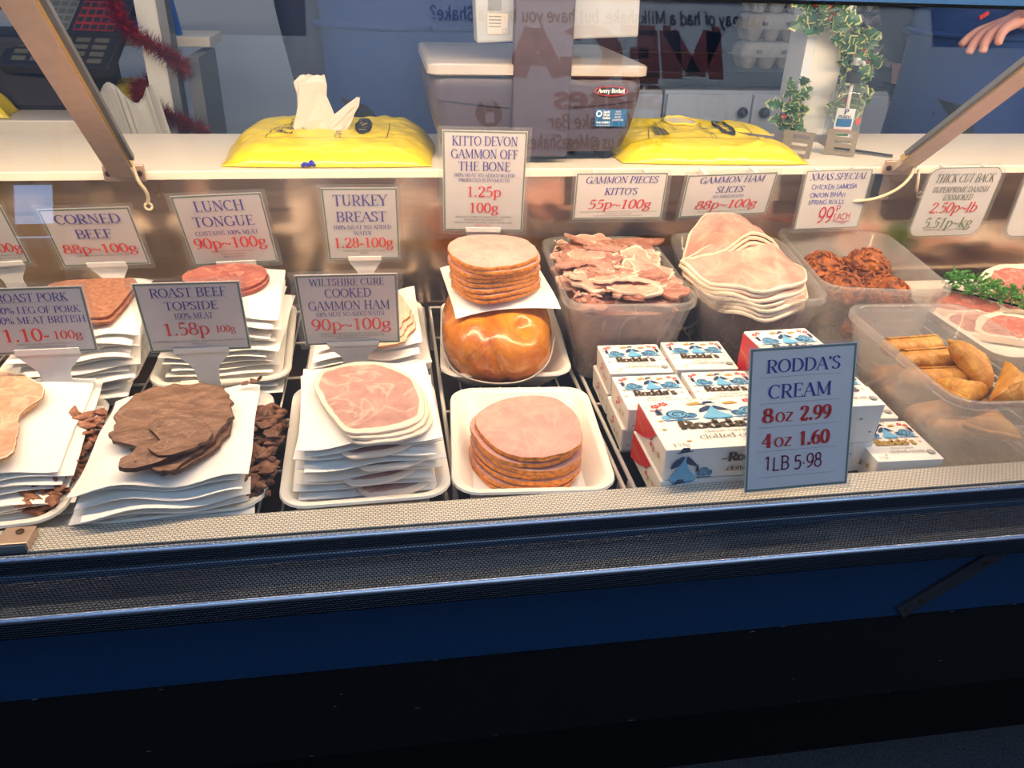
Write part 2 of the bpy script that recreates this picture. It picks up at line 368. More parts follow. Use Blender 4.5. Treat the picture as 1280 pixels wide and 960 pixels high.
def rrect(w, d, r, n=5):
    out = []
    for cx, cy, a0 in ((w / 2 - r, d / 2 - r, 0), (-w / 2 + r, d / 2 - r, 90), (-w / 2 + r, -d / 2 + r, 180), (w / 2 - r, -d / 2 + r, 270)):
        for k in range(n + 1):
            a = radians(a0 + 90 * k / n); out.append((cx + r * cos(a), cy + r * sin(a)))
    return out
def catmull(pts, per=5, closed=False):
    P = list(pts); n = len(P); out = []
    rng = range(n) if closed else range(n - 1)
    for i in rng:
        if closed: p0, p1, p2, p3 = P[(i - 1) % n], P[i], P[(i + 1) % n], P[(i + 2) % n]
        else: p0, p1, p2, p3 = P[max(i - 1, 0)], P[i], P[i + 1], P[min(i + 2, n - 1)]
        for k in range(per):
            t = k / per
            out.append(tuple(0.5 * (2 * b + (c - a) * t + (2 * a - 5 * b + 4 * c - d) * t * t + (3 * b - a - 3 * c + d) * t ** 3) for a, b, c, d in zip(p0, p1, p2, p3)))
    if not closed: out.append(tuple(P[-1]))
    return out

# ------------------------------------------------------------------ lettering: glyph skeletons drawn with a pen
G = {
'A': (.74, 'n .06 0 .37 1;k .37 1 .68 0;n .17 .35 .57 .35;s .06 0;s .68 0'),
'B': (.68, 'k .16 0 .16 1;n .05 1 .38 1;n .16 .53 .38 .53;n .05 0 .38 0;e .36 .765 .21 .235 -90 90;e .38 .265 .24 .265 -90 90'),
'C': (.7, 'e .4 .5 .34 .5 48 312;v .62 .84'),
'D': (.78, 'k .17 0 .17 1;n .05 1 .37 1;n .05 0 .37 0;e .36 .5 .36 .5 -90 90'),
'E': (.63, 'k .17 0 .17 1;n .05 1 .56 1;n .05 0 .58 0;n .17 .52 .44 .52;v .56 .92;v .58 .08;v .44 .52'),
'F': (.6, 'k .17 0 .17 1;n .05 1 .56 1;n .17 .5 .44 .5;v .56 .92;v .44 .5;s .17 0'),
'G': (.78, 'e .4 .5 .34 .5 45 320;k .67 .04 .67 .42;s .65 .42;v .63 .84'),
'H': (.84, 'k .18 0 .18 1;k .66 0 .66 1;n .18 .52 .66 .52;s .18 0;s .18 1;s .66 0;s .66 1'),
'I': (.36, 'k .18 0 .18 1;s .18 0;s .18 1'),
'J': (.42, 'k .24 1 .24 .1;c .24 .1 .18 -.12 .03 -.16;s .24 1'),
'K': (.75, 'k .17 0 .17 1;n .17 .4 .6 1;k .3 .57 .66 0;s .17 0;s .17 1;s .58 1;s .66 0'),
'L': (.6, 'k .17 0 .17 1;s .17 1;n .05 0 .56 0;v .56 .1'),
'M': (.96, 'n .15 0 .15 1;k .15 1 .47 .08;n .47 .08 .8 1;k .8 1 .8 0;s .15 0;s .8 0;n .05 1 .17 1;n .78 1 .9 1'),
'N': (.82, 'n .16 0 .16 1;k .16 1 .66 0;n .66 0 .66 1;s .16 0;s .66 1;n .05 1 .18 1'),
'O': (.8, 'e .4 .5 .34 .5 0 360'),
'P': (.64, 'k .17 0 .17 1;n .05 1 .36 1;n .17 .45 .36 .45;e .36 .725 .23 .275 -90 90;s .17 0'),
'Q': (.8, 'e .4 .5 .34 .5 0 360;k .42 .2 .7 -.14'),
'R': (.72, 'k .17 0 .17 1;n .05 1 .36 1;n .17 .46 .36 .46;e .36 .73 .23 .27 -90 90;k .36 .46 .62 0;s .17 0;n .58 0 .74 0'),
'S': (.56, 'c .46 .82 .4 .96 .27 1 .12 .92 .09 .74 .22 .57 .4 .44 .48 .25 .4 .06 .25 0 .11 .05 .06 .2'),
'T': (.68, 'k .34 0 .34 1;n .04 1 .64 1;v .05 .92;v .63 .92;s .34 0'),
'U': (.8, 'k .18 1 .18 .35;c .18 .35 .23 .08 .4 0 .57 .08 .62 .35;n .62 .35 .62 1;s .18 1;s .62 1'),
'V': (.74, 'k .07 1 .37 0;n .37 0 .67 1;s .07 1;s .67 1'),
'W': (1.04, 'k .07 1 .3 0;n .3 0 .52 1;k .52 1 .75 0;n .75 0 .97 1;s .07 1;s .97 1'),
'X': (.72, 'k .08 1 .64 0;n .64 1 .08 0;s .08 0;s .08 1;s .64 0;s .64 1'),
'Y': (.7, 'k .06 1 .35 .45;n .35 .45 .64 1;k .35 0 .35 .45;s .06 1;s .64 1;s .35 0'),
'Z': (.64, 'n .08 1 .56 1;k .55 1 .07 0;n .06 0 .58 0;v .08 .92;v .58 .08'),
'0': (.58, 'e .29 .5 .22 .5 0 360'),
'1': (.58, 'k .3 0 .3 1;n .3 1 .1 .84;s .3 0'),
'2': (.58, 'c .09 .76 .14 .94 .28 1 .44 .93 .47 .74 .36 .46 .08 .04;k .08 .03 .5 .03;v .5 .1'),
'3': (.58, 'c .08 .86 .22 1 .4 .94 .43 .72 .33 .57 .2 .53;c .2 .53 .42 .48 .48 .27 .38 .05 .2 0 .06 .12'),
'4': (.6, 'k .4 0 .4 1;n .4 1 .04 .3;n .04 .3 .56 .3;s .4 0'),
'5': (.58, 'k .46 .97 .14 .97;n .14 .97 .12 .54;c .12 .54 .28 .62 .44 .54 .49 .32 .41 .08 .25 0 .08 .07'),
'6': (.58, 'e .29 .32 .21 .32 0 360;c .08 .32 .12 .66 .25 .9 .45 1'),
'7': (.58, 'k .06 .97 .52 .97;k .5 .97 .2 0;v .07 .9'),
'8': (.58, 'e .29 .76 .17 .24 0 360;e .29 .27 .22 .27 0 360'),
'9': (.58, 'e .29 .68 .21 .32 0 360;c .5 .68 .46 .34 .33 .1 .13 0'),
'a': (.56, 'c .1 .54 .2 .67 .36 .66 .42 .5;k .42 .52 .42 .06;n .42 .04 .54 .02;c .42 .4 .2 .36 .07 .2 .16 .02 .3 .02 .42 .14'),
'b': (.63, 'k .15 0 .15 1;e .31 .34 .24 .34 -150 150;n .04 1 .16 1'),
'c': (.5, 'e .29 .34 .23 .34 45 315;d .45 .55'),
'd': (.65, 'k .48 0 .48 1;e .31 .34 .24 .34 30 330;n .36 1 .48 1;n .48 0 .6 .02'),
'e': (.54, 'e .28 .34 .22 .34 0 310;n .08 .37 .5 .37'),
'f': (.37, 'k .16 0 .16 .8;c .16 .8 .2 .97 .38 .98;n .03 .66 .34 .66;s .16 0'),
'g': (.56, 'e .27 .46 .18 .21 0 360;n .4 .62 .54 .66;c .16 .28 .11 .17 .3 .1 .46 .05 .48 -.12 .3 -.28 .1 -.24 .06 -.1 .22 .04'),
'h': (.67, 'k .15 0 .15 1;c .15 .5 .3 .67 .45 .62 .5 .42;k .5 .42 .5 0;s .15 0;s .5 0;n .04 1 .16 1'),
'i': (.32, 'k .16 0 .16 .66;s .16 0;n .05 .66 .16 .66;d .16 .9'),
'k': (.64, 'k .15 0 .15 1;n .15 .28 .48 .66;k .26 .42 .54 0;s .15 0;s .56 0;s .48 .66;n .04 1 .16 1'),
'l': (.32, 'k .16 0 .16 1;s .16 0;n .05 1 .16 1'),
'm': (1.0, 'k .15 0 .15 .66;c .15 .5 .28 .67 .42 .62 .46 .42;k .46 .42 .46 0;c .46 .5 .6 .67 .74 .62 .78 .42;k .78 .42 .78 0;s .15 0;s .46 0;s .78 0;n .04 .66 .16 .66'),
'n': (.67, 'k .15 0 .15 .66;c .15 .5 .3 .67 .45 .62 .5 .42;k .5 .42 .5 0;s .15 0;s .5 0;n .04 .66 .16 .66'),
'o': (.58, 'e .29 .34 .23 .34 0 360'),
'p': (.63, 'k .15 -.3 .15 .66;e .31 .34 .24 .34 -150 150;s .15 -.3;n .04 .66 .16 .66'),
'r': (.46, 'k .15 0 .15 .66;c .15 .45 .24 .64 .42 .64;s .15 0;n .04 .66 .16 .66;d .4 .58'),
's': (.46, 'c .38 .52 .32 .65 .2 .67 .1 .58 .12 .45 .28 .33 .38 .24 .37 .08 .22 0 .1 .04 .06 .15'),
't': (.38, 'k .16 .1 .16 .9;c .16 .1 .22 0 .36 .06;n .03 .66 .33 .66'),
'u': (.67, 'k .15 .66 .15 .24;c .15 .24 .22 .02 .38 .02 .5 .2;k .5 .66 .5 0;n .04 .66 .15 .66;n .4 .66 .5 .66;n .5 0 .6 0'),
'v': (.6, 'k .08 .66 .3 0;n .3 0 .52 .66;s .08 .66;s .52 .66'),
'w': (.88, 'k .08 .66 .26 0;n .26 0 .44 .66;k .44 .66 .62 0;n .62 0 .8 .66;s .08 .66;s .8 .66'),
'x': (.6, 'k .08 .66 .52 0;n .52 .66 .08 0'),
'y': (.6, 'k .08 .66 .3 .02;n .52 .66 .26 -.16;c .26 -.16 .18 -.3 .04 -.26;s .08 .66;s .52 .66'),
'z': (.5, 'n .06 .65 .44 .65;k .43 .64 .07 .02;n .06 .02 .46 .02'),
'.': (.28, 'd .13 .06'), ',': (.28, 'd .13 .05;n .15 .04 .08 -.14'), '-': (.36, 'k .05 .34 .3 .34'),
'~': (.6, 'c .05 .34 .12 .46 .22 .46 .38 .34 .48 .32 .55 .44'),
"'": (.22, 'k .1 .78 .12 1'), ':': (.28, 'd .13 .08;d .13 .56'), '\u00b7': (.3, 'd .14 .4'),
'%': (.86, 'e .2 .76 .13 .22 0 360;e .64 .24 .13 .22 0 360;n .66 1 .18 0'),
'?': (.5, 'c .08 .8 .14 .96 .28 1 .42 .9 .42 .72 .26 .52 .25 .28;d .25 .06'),
'@': (.95, 'e .47 .35 .4 .5 -50 300;e .45 .36 .17 .22 0 360;c .62 .58 .6 .2 .68 .12 .8 .24'),
'&': (.8, 'c .7 .5 .5 .1 .26 0 .08 .2 .2 .46 .4 .64 .42 .88 .3 1 .2 .86 .3 .6 .72 0'),
'/': (.4, 'n .04 -.1 .36 1.05'), ' ': (.3, ''),
}
def glyph_strokes(ch, st):
    adv, src = G.get(ch, G[' ']); out = []
    tk, tn, serif = st['thick'], st['thin'], st['serif']
    for it in src.split(';'):
        if not it: continue
        c = it[0]; a = [float(q) for q in it[1:].split()]
        if c in 'knlc':
            pts = [(a[i], a[i + 1]) for i in range(0, len(a), 2)]
            if c == 'c': pts = catmull(pts, 3)
            out.append((pts, tk if c == 'k' else tn if c == 'n' else None))
        elif c == 'e':
            cx, cy, rx, ry, a0, a1 = a; n = max(6, int(abs(a1 - a0) / 24))
            out.append(([(cx + rx * cos(radians(a0 + (a1 - a0) * k / n)), cy + ry * sin(radians(a0 + (a1 - a0) * k / n))) for k in range(n + 1)], None))
        elif c == 's' and serif: out.append(([(a[0] - .13, a[1]), (a[0] + .13, a[1])], max(tn, .055)))
        elif c == 'v' and serif: out.append(([(a[0], a[1] - .09), (a[0], a[1] + .09)], tn))
        elif c == 'd':
            r = max(tk * .5, .05); out.append(([(a[0] - r, a[1]), (a[0] + r, a[1])], 2 * r))
    return adv, out
SERIF = dict(thick=.128, thin=.05, serif=True)
SIGN = dict(thick=.17, thin=.17, serif=False)
BOLD = dict(thick=.215, thin=.075, serif=True)
MONO = dict(thick=.10, thin=.10, serif=False)
HAND = dict(thick=.1, thin=.1, serif=False)
FAT = dict(thick=.3, thin=.3, serif=False)
def text_width(t, st): return sum(G.get(c, G[' '])[0] for c in t)
def draw_text(mb, t, fn, x, y, cap, width=None, st=SERIF, align='c', shear=0.0, mi=0, jitter=0.0):
    """fn(u, v) -> 3D; x is the centre (or the left end), y the baseline, cap the capital height."""
    nat = text_width(t, st) * cap
    kx = (width / nat) if width else 1.0
    cx = x - nat * kx / 2 if align == 'c' else x
    r = random.Random(len(t) * 7 + int(cap * 1e5))
    for ch in t:
        adv, strokes = glyph_strokes(ch, st); dy = r.uniform(-jitter, jitter) * cap; sz = 1 + r.uniform(-jitter, jitter)
        for pts, w in strokes:
            n = len(pts); L = []; Rr = []
            for i, (px, py) in enumerate(pts):
                ax, ay = pts[max(i - 1, 0)]; bx, by = pts[min(i + 1, n - 1)]
                dx, dyy = bx - ax, by - ay; ln = sqrt(dx * dx + dyy * dyy) or 1e-6; dx /= ln; dyy /= ln
                hw = (w if w is not None else st['thin'] + (st['thick'] - st['thin']) * abs(dyy) ** 1.4) / 2
                for sgn, arr in ((1, L), (-1, Rr)):
                    qx, qy = (px - dyy * hw * sgn) * sz, (py + dx * hw * sgn) * sz
                    arr.append(mb.vert(fn(cx + (qx + shear * qy) * cap * kx, y + qy * cap + dy)))
            for i in range(n - 1): mb.face((Rr[i], Rr[i + 1], L[i + 1], L[i]), mi)
        cx += adv * cap * kx

# ------------------------------------------------------------------ slabs, slices and sheets
def slab(mb, outline, t, h, nr=7, mi=0, jag=0.0, seed=0):
    """a slice: closed outline (relative to its middle), top surface h(x, y), thickness t."""
    n = len(outline); r = random.Random(seed)
    if jag: outline = [(x * (1 + r.uniform(-jag, jag)), y * (1 + r.uniform(-jag, jag))) for x, y in outline]
    def ring(q, dz, rad, sc=1.0): return [mb.vert((x * q * sc, y * q * sc, h(x * q * sc, y * q * sc) + dz), rad) for x, y in outline]
    ct = mb.vert((0, 0, h(0, 0)), 0.0); rings = []
    for k in range(1, nr + 1): rings.append(ring(k / nr, 0, k / nr * 0.955))
    rings.append(ring(1.008, -t * 0.28, 1.0)); rings.append(ring(1.008, -t * 0.72, 1.0))
    for k in range(nr, 0, -1): rings.append(ring(k / nr, -t, k / nr * 0.955))
    cb = mb.vert((0, 0, h(0, 0) - t), 0.0)
    for k in range(n): mb.face((ct, rings[0][k], rings[0][(k + 1) % n]), mi); mb.face((cb, rings[-1][(k + 1) % n], rings[-1][k]), mi)
    for a, b in zip(rings, rings[1:]):
        for k in range(n): mb.face((a[k], b[k], b[(k + 1) % n], a[(k + 1) % n]), mi)
def sheet(mb, w, d, h, t=0.0007, nu=14, nv=14, mi=0):
    top = [[mb.vert(((i / nu - .5) * w, (j / nv - .5) * d, h((i / nu - .5) * w, (j / nv - .5) * d))) for j in range(nv + 1)] for i in range(nu + 1)]
    bot = [[mb.vert(((i / nu - .5) * w, (j / nv - .5) * d, h((i / nu - .5) * w, (j / nv - .5) * d) - t)) for j in range(nv + 1)] for i in range(nu + 1)]
    for i in range(nu):
        for j in range(nv):
            mb.face((top[i][j], top[i + 1][j], top[i + 1][j + 1], top[i][j + 1]), mi); mb.face((bot[i][j], bot[i][j + 1], bot[i + 1][j + 1], bot[i + 1][j]), mi)
    for i in range(nu):
        mb.face((bot[i][0], bot[i + 1][0], top[i + 1][0], top[i][0]), mi); mb.face((top[i][nv], top[i + 1][nv], bot[i + 1][nv], bot[i][nv]), mi)
    for j in range(nv):
        mb.face((top[0][j], top[0][j + 1], bot[0][j + 1], bot[0][j]), mi); mb.face((bot[nu][j], bot[nu][j + 1], top[nu][j + 1], top[nu][j]), mi)
def blob_outline(r, n=28, sx=1, sy=1, amp=0.12, seed=0):
    q = random.Random(seed); ph = [q.uniform(0, 6.28) for _ in range(5)]
    return [(r * sx * cos(2 * pi * k / n) * f, r * sy * sin(2 * pi * k / n) * f) for k in range(n)
            for f in [1 + sum(amp / (m + 1) * sin((m + 2) * 2 * pi * k / n + ph[m]) for m in range(4))]]

# ------------------------------------------------------------------ the place around the counter
ZF = -0.70
def wallbox(name, c, d, mat): mb = MB(); mb.box(c, d); return struct(mb.build(name, mat))
wallbox('floor', (0.7, 1.0, ZF - .02), (7, 8, .04), 'asphalt')
wallbox('wall_back', (0.7, 3.02, 0.55), (6.0, 0.06, 2.5), 'kitchen_wall')
wallbox('wall_left', (-1.75, 2.2, 0.55), (0.06, 1.6, 2.5), 'kitchen_wall')
wallbox('wall_right', (2.75, 2.2, 0.55), (0.06, 1.6, 2.5), 'kitchen_wall')
wallbox('ceiling', (0.5, 2.0, 1.83), (4.6, 2.1, 0.06), 'kitchen_wall')

# ------------------------------------------------------------------ the display counter
X0, X1 = -1.3, 2.3
ctr = thing('display_counter', 'long glass-fronted refrigerated butcher counter full of cooked meats', 'counter', (0, 0, 0))
def extrude(name, prof, mat, uv=False, x0=X0, x1=X1, parent=ctr, smooth=False):
    mb = MB(); s = 0.0; last = None
    A = []; B = []
    for i, (y, z) in enumerate(prof):
        if last: s += sqrt((y - last[0]) ** 2 + (z - last[1]) ** 2)
        last = (y, z)
        a = mb.vert((x0, y, z)); b = mb.vert((x1, y, z)); mb.uv[a] = (x0, s); mb.uv[b] = (x1, s); A.append(a); B.append(b)
    for i in range(len(prof) - 1): mb.face((A[i], B[i], B[i + 1], A[i + 1]))
    if not uv: mb.face((A[-1], B[-1], B[0], A[0])); mb.face(A[::-1]); mb.face(B); mb.uv = {}
    return mb.build(name, mat, parent, smooth=smooth, fixn=not uv, angle=40 if smooth else None)
extrude('front_trim', [(.634, -.05), (.634, .010), (.632, .012), (.5985, .012), (.5985, -.02)], 'trim', True)
extrude('rubber_gasket', [(.5995, -.02), (.5995, .0105), (.5945, .0105), (.5945, -.02)], 'gasket')
rnd_ = lambda cy, cz, r: [(cy - r * sin(a), cz + r * cos(a)) for a in [k * pi / 10 for k in range(6)]]
extrude('outer_strip', [(.5945, .0121), (.5912, .0121)], 'trim', True)
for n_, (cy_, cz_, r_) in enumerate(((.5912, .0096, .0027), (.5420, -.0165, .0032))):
    mb = MB(); mb.tube([(X0, cy_, cz_), (X1, cy_, cz_)], r_, 12); mb.build('edge_highlight', 'edge_highlight', ctr, True, angle=50)  # thin tubes added to draw the highlight along each rounded edge
bp = [(.5945, -.02), (.5945, .012)] + rnd_(.5915, .0095, .0025) + [(.589, -.004), (.588, -.0065), (.586, -.0082), (.580, -.0095), (.565, -.0112), (.553, -.0122), (.5525, -.0117)] + rnd_(.5420, -.0165, .003) + [(.539, -.036), (.578, -.036)]
extrude('bumper_rail', bp, 'bumper', True, smooth=True)
extrude('front_panel', [(.579, -.030), (.579, -.157), (.60, -.157), (.60, -.030)], 'navy_panel')
extrude('base_panel', [(.584, -.157), (.584, -.30), (.62, -.30), (.62, -.157)], 'black')
extrude('plinth', [(.600, -.30), (.74, -.33), (.78, ZF), (1.3, ZF), (1.3, -.30)], 'black')
extrude('deck_pan', [(.636, -.078), (1.22, -.078), (1.22, -.09), (.636, -.09)], 'steel_dark')
extrude('pan_front', [(.634, -.05), (.640, -.05), (.640, -.09), (.634, -.09)], 'steel_dark')
extrude('back_panel', [(1.214, -.09), (1.214, .205), (1.222, .205), (1.222, -.09)], 'back_steel')
extrude('back_lip', [(1.206, .150), (1.206, .20), (1.2135, .20), (1.2135, .150)], 'back_steel')
extrude('service_shelf', [(1.183, .200), (1.183, .2105), (1.1845, .212), (1.445, .212), (1.445, .200)], 'white_paint')
extrude('rear_body', [(1.23, ZF), (1.23, .198), (1.43, .198), (1.43, ZF)], 'white_paint')
AL = radians(15.5)
def gl(s, off=0.0): return (.597 + s * sin(AL) + off * cos(AL), .010 + s * cos(AL) - off * sin(AL))
for i, (xa, xb) in enumerate(((-.371, X1), (X0, -.379))):
    g = extrude('front_glass', [gl(0), gl(.490), gl(.490, -.004), gl(0, -.004)], 'glass', x0=xa, x1=xb)
    if i == 0: g['label'] = 'long clear sloping glass pane'
y_, z_ = gl(.4855)
extrude('top_rail', [(y_ - .016, z_ - .006), (y_ - .028, z_ + .07), (y_ + .03, z_ + .07), (y_ + .004, z_ - .006)], 'rail_blue')
extrude('rail_gasket', [(y_ + .004, z_ - .010), (y_ + .004, z_ + .0), (y_ + .010, z_ + .0), (y_ + .010, z_ - .010)], 'gasket')
extrude('lamp_housing', [(.735, .630), (.735, .670), (.865, .670), (.865, .630)], 'lamp_white')
area('case_strip_lamp', (0.5, .805, .615), (0.5, 1.17, 0), 3.4, .05, CASE_W, (1.0, 0.73, 0.47))
def strut(b, t, xs):
    b, t = Vector(b), Vector(t); ax = (t - b).normalized(); sx = Vector((1, 0, 0)); sx = (sx - ax * sx.dot(ax)).normalized(); nn = ax.cross(sx)
    if nn.y > 0: nn = -nn
    def bar(name, c0, c1, n0, n1, mat, s0=0.0):
        mb = MB(); L = (t - b).length; lo = []
        for s in (s0, L):
            lo.append([b + ax * s + sx * c + nn * n for c, n in ((c0, n0), (c1, n0), (c1, n1), (c0, n1))])
        mb.loft(lo); return mb.build(name, mat, ctr)
    s = bar('strut', -.0165, .0165, -.004, .006, 'strut')
    e = .0165 if xs > 0 else -.0195
    bar('strut_edge_strip', e, e + .003, -.006, .004, 'brass', .03); e2 = e + .003 if xs > 0 else e - .006
    bar('strut_glass_channel', e2, e2 + .006, -.004, .003, 'grey_frame', .05)
    mb = MB(); bx = b.x; mb.box((bx, 1.1805, .2105), (.056, .005, .023)); p = mb.build('strut_bracket', 'strut_plate', ctr, bevel=.001)
    for q in (-.021, .021):
        mb = MB(); mb.lathe([(.0042, 0), (.0042, .002), (.002, .0026)], n=12)
        mb.build('screw', 'screw', p, loc=(bx + q, 1.178, .2105), rot=(radians(90), 0, 0))
strut((-.375, 1.176, .211), (-.326, .76, .540), 1)
strut((.831, 1.176, .211), (.813, .76, .555), -1)
def cable(pts, ring=None):
    mb = MB(); mb.tube(catmull(pts, 6), .0026, 8)
    if ring: mb.tube([(ring[0] + .005 * cos(a), ring[1], ring[2] + .005 * sin(a)) for a in [k * pi / 6 for k in range(13)]], .002, 6)
    mb.build('lamp_cable', 'cable', ctr, smooth=True)
cable([(-.358, 1.168, .222), (-.352, 1.160, .205), (-.347, 1.165, .190), (-.347, 1.172, .178), (-.350, 1.176, .168)], (-.350, 1.176, .163))
cable([(.842, 1.165, .222), (.838, 1.155, .205), (.818, 1.15, .185), (.79, 1.155, .168), (.76, 1.165, .160), (.73, 1.18, .156), (.715, 1.19, .156)])
cable([(.858, 1.168, .210), (.856, 1.16, .195), (.862, 1.165, .178), (.874, 1.175, .168)], (.879, 1.176, .166))
mb = MB(); mb.box((-.3545, .6125, .0165), (.027, .025, .009)); cl = mb.build('glass_clamp', 'strut_plate', ctr, bevel=.0012)
mb = MB(); mb.lathe([(.0036, 0), (.0036, .0012), (.0016, .0016)], n=12); mb.build('screw', 'screw', cl, loc=(-.3525, .6165, .0212))
mb = MB(); mb.box((-.3545, .5988, .0145), (.025, .0016, .010)); mb.build('clamp_pad', 'grey_frame', ctr)
mb = MB(); mb.box((.79, 1.2025, .178), (.05, .020, .044)); mb.build('junction_box', 'strap', ctr, bevel=.002)
# diagonal strap on the blue panel
a, b = Vector((.663, .577, -.064)), Vector((.557, .577, -.150)); d = (b - a).normalized(); n2 = Vector((-d.z, 0, d.x)) * .010
mb = MB(); mb.prism([(0, 0), (1, 0), (2, 0), (3, 0)], lambda u, v, t: ((a - n2, b - n2, b + n2, a + n2)[int(u)] + Vector((0, t, 0))), -.002, .002)
st_ = mb.build('panel_strap', 'strap', ctr)
for k in (.06, .2, .8, .94):
    p = a.lerp(b, k); mb = MB(); mb.lathe([(.003, 0), (.003, .001), (.0015, .0015)], n=10); mb.build('screw', 'screw', st_, loc=(p.x, .575, p.z), rot=(radians(90), 0, 0))
# chips of bare metal on the black base
mb = MB(); r = random.Random(3)
for k in range(26):
    x = r.uniform(-.5, 1.1); z = r.choice([-.158 - r.random() * .01, r.uniform(-.29, -.2), -.298]); w = r.uniform(.001, .006); h = w * r.uniform(.2, .6)
    mb.quad((x, .5835, z), (x + w, .5835, z + h * .3), (x + w * .8, .5835, z + h), (x - w * .1, .5835, z + h * .7))
mb.build('chipped_paint', 'p_grey', ctr)['kind'] = 'stuff'

# wire racks lying in the deck
ZR = -.020
def rack(x0, x1, label, edge=.0026):
    t = thing('wire_rack', label, 'rack', ((x0 + x1) / 2, .93, ZR), group=None)
    w = (x1 - x0) / 2 - .004; y0, y1 = -.287, .272
    mb = MB(); mb.tube([(-w, y0, -.003), (w, y0, -.003), (w, y1, -.003), (-w, y1, -.003), (-w, y0, -.003)], .0028, 8)
    mb.build('rim_wire', 'wire', t, smooth=True)
    n = max(3, int(2 * w / .024))
    for k in range(1, n): x = -w + 2 * w * k / n; mb = MB(); mb.tube([(x, y0, -.0015), (x, y1, -.0015)], .0014, 6); mb.build('long_wire', 'wire', t, smooth=True)
    for k in range(1, 5): y = y0 + (y1 - y0) * k / 5; mb = MB(); mb.tube([(-w, y, -.0052), (w, y, -.0052)], .0022, 6); mb.build('cross_wire', 'wire', t, smooth=True)
    for sx in (-1, 1):
        for k in (.08, .92): y = y0 + (y1 - y0) * k; mb = MB(); mb.box((sx * w, y, -.031), (.006, .012, .053)); mb.build('rack_foot', 'wire', t)
rack(-1.28, -.335, 'wide white wire rack under the roast pork and corned beef trays')
rack(-.331, .048, 'white wire rack under the roast beef and turkey trays')
rack(.051, .248, 'narrow white wire rack under the round sliced ham tray')
rack(.252, .76, 'white wire rack under the cream boxes and gammon tubs')
rack(.764, 2.28, 'long white wire rack under the raw gammon steaks')

# ------------------------------------------------------------------ trays, tubs
def tray(x, y, w, d, yaw, label):
    h = .033; mb = MB()
    prof = [(.030, 0, .016), (.006, .026, .026), (0, .031, .030), (.001, .0335, .029), (.007, .0335, .026), (.011, .030, .024), (.026, .006, .016), (.034, .0035, .012)]
    mb.loft([[(u, v, z) for u, v in rrect(w - 2 * i, d - 2 * i, max(.006, r))] for i, z, r in prof])
    o = mb.build('meat_tray', 'tray', None, True, (x, y, ZR), (0, 0, radians(yaw)), angle=60)
    return tag(o, label, 'tray', 'white plastic meat trays')
tray(-.423, .756, .172, .245, 5, 'white tray of roast pork at the front beside the glass clamp')
tray(-.234, .756, .176, .240, 4.5, 'white tray under the roast beef in the front row')
tray(-.042, .763, .176, .252, 1.5, 'white tray under the Wiltshire ham in the front row')
tray(.1425, .745, .176, .222, -4, 'white tray under the round crumb-edged ham slices at the front')
tray(-.425, 1.030, .176, .25, 2.5, 'white tray under the corned beef in the back row')
tray(-.234, 1.030, .176, .25, 3, 'white tray under the lunch tongue in the back row')
tray(-.040, 1.030, .164, .25, 1, 'white tray under the turkey slices in the back row')
tray(.150, 1.016, .178, .255, -4, 'white tray under the glazed gammon joint')
def tub(x, y, w, d, yaw, h, label, taper=.030):
    mb = MB(); R = .030
    prof = [(taper, 0, R - .008), (taper - .004, .004, R - .004), (.004, h - .014, R), (.0035, h - .010, R), (-.001, h - .009, R + .003), (-.001, h - .001, R + .003), (.0, h, R + .002), (.004, h, R), (.0065, h - .003, R - .001), (taper - .0005, .0065, R - .006), (taper + .003, .004, R - .010)]
    mb.loft([[(u, v, z) for u, v in rrect(w - 2 * i, d - 2 * i, r)] for i, z, r in prof])
    o = mb.build('plastic_tub', 'tub', None, True, (x, y, ZR), (0, 0, radians(yaw)), angle=50)
    return tag(o, label, 'tub', 'frosted plastic tubs')
TUBS = {'pieces': (.316, 1.036, .180, .280, -3, .125), 'slices': (.517, 1.040, .180, .275, -10, .125), 'bhaji': (.713, 1.055, .186, .275, -11, .125), 'rolls': (.684, .760, .180, .268, -3, .115)}
tub(*TUBS['pieces'], 'frosted tub heaped with torn gammon pieces')
tub(*TUBS['slices'], 'frosted tub overflowing with folded gammon ham slices')
tub(*TUBS['bhaji'], 'frosted tub holding brown onion bhajis')
tub(*TUBS['rolls'], 'frosted tub of spring rolls and samosas by the front glass')
def in_tub(k, u, v):
    x, y, w, d, yaw, h = TUBS[k]; a = radians(yaw); return (x + u * cos(a) - v * sin(a), y + u * sin(a) + v * cos(a))

# ------------------------------------------------------------------ stacks of greaseproof sheets
def paper_stack(cx, cy, z0, z1, w, d, n, yaw, top_label, rest_label, group, seed, mid=.0, spread=.006, slip=(0, 0), curl=.004, wave=.0035):
    r = random.Random(seed); res = []
    for i in range(n):
        zi = z0 + (z1 - z0) * (i + 1) / n; f = (i + 1) / n; ph = seed + i * .22
        def h(x, y, zi=zi, f=f, ph=ph):
            ex, ey = abs(x) / (w / 2), abs(y) / (d / 2)
            e = max(ex, ey) ** 4
            return zi - curl * f * e - mid * f * (x * x / w / w + y * y / d / d) * 4 + wave * f * e * sin(x * 62 + ph) + wave * .6 * f * e * sin(y * 50 + ph * 1.7)
        mb = MB(); sheet(mb, w * r.uniform(.96, 1.02), d * r.uniform(.97, 1.02), h)
        s = slip[0] * (1 - f), slip[1] * (1 - f)
        last = i == n - 1
        o = mb.build('greaseproof_sheet', 'paper', None, True, (cx + s[0] + (0 if last else r.uniform(-spread, spread)), cy + s[1] + (0 if last else r.uniform(-spread, spread)), 0), (0, 0, radians(yaw + (0 if last else r.uniform(-5, 5)))), angle=50)
        tag(o, top_label if last else rest_label, 'paper sheet', group); res.append((o, zi))
    return res
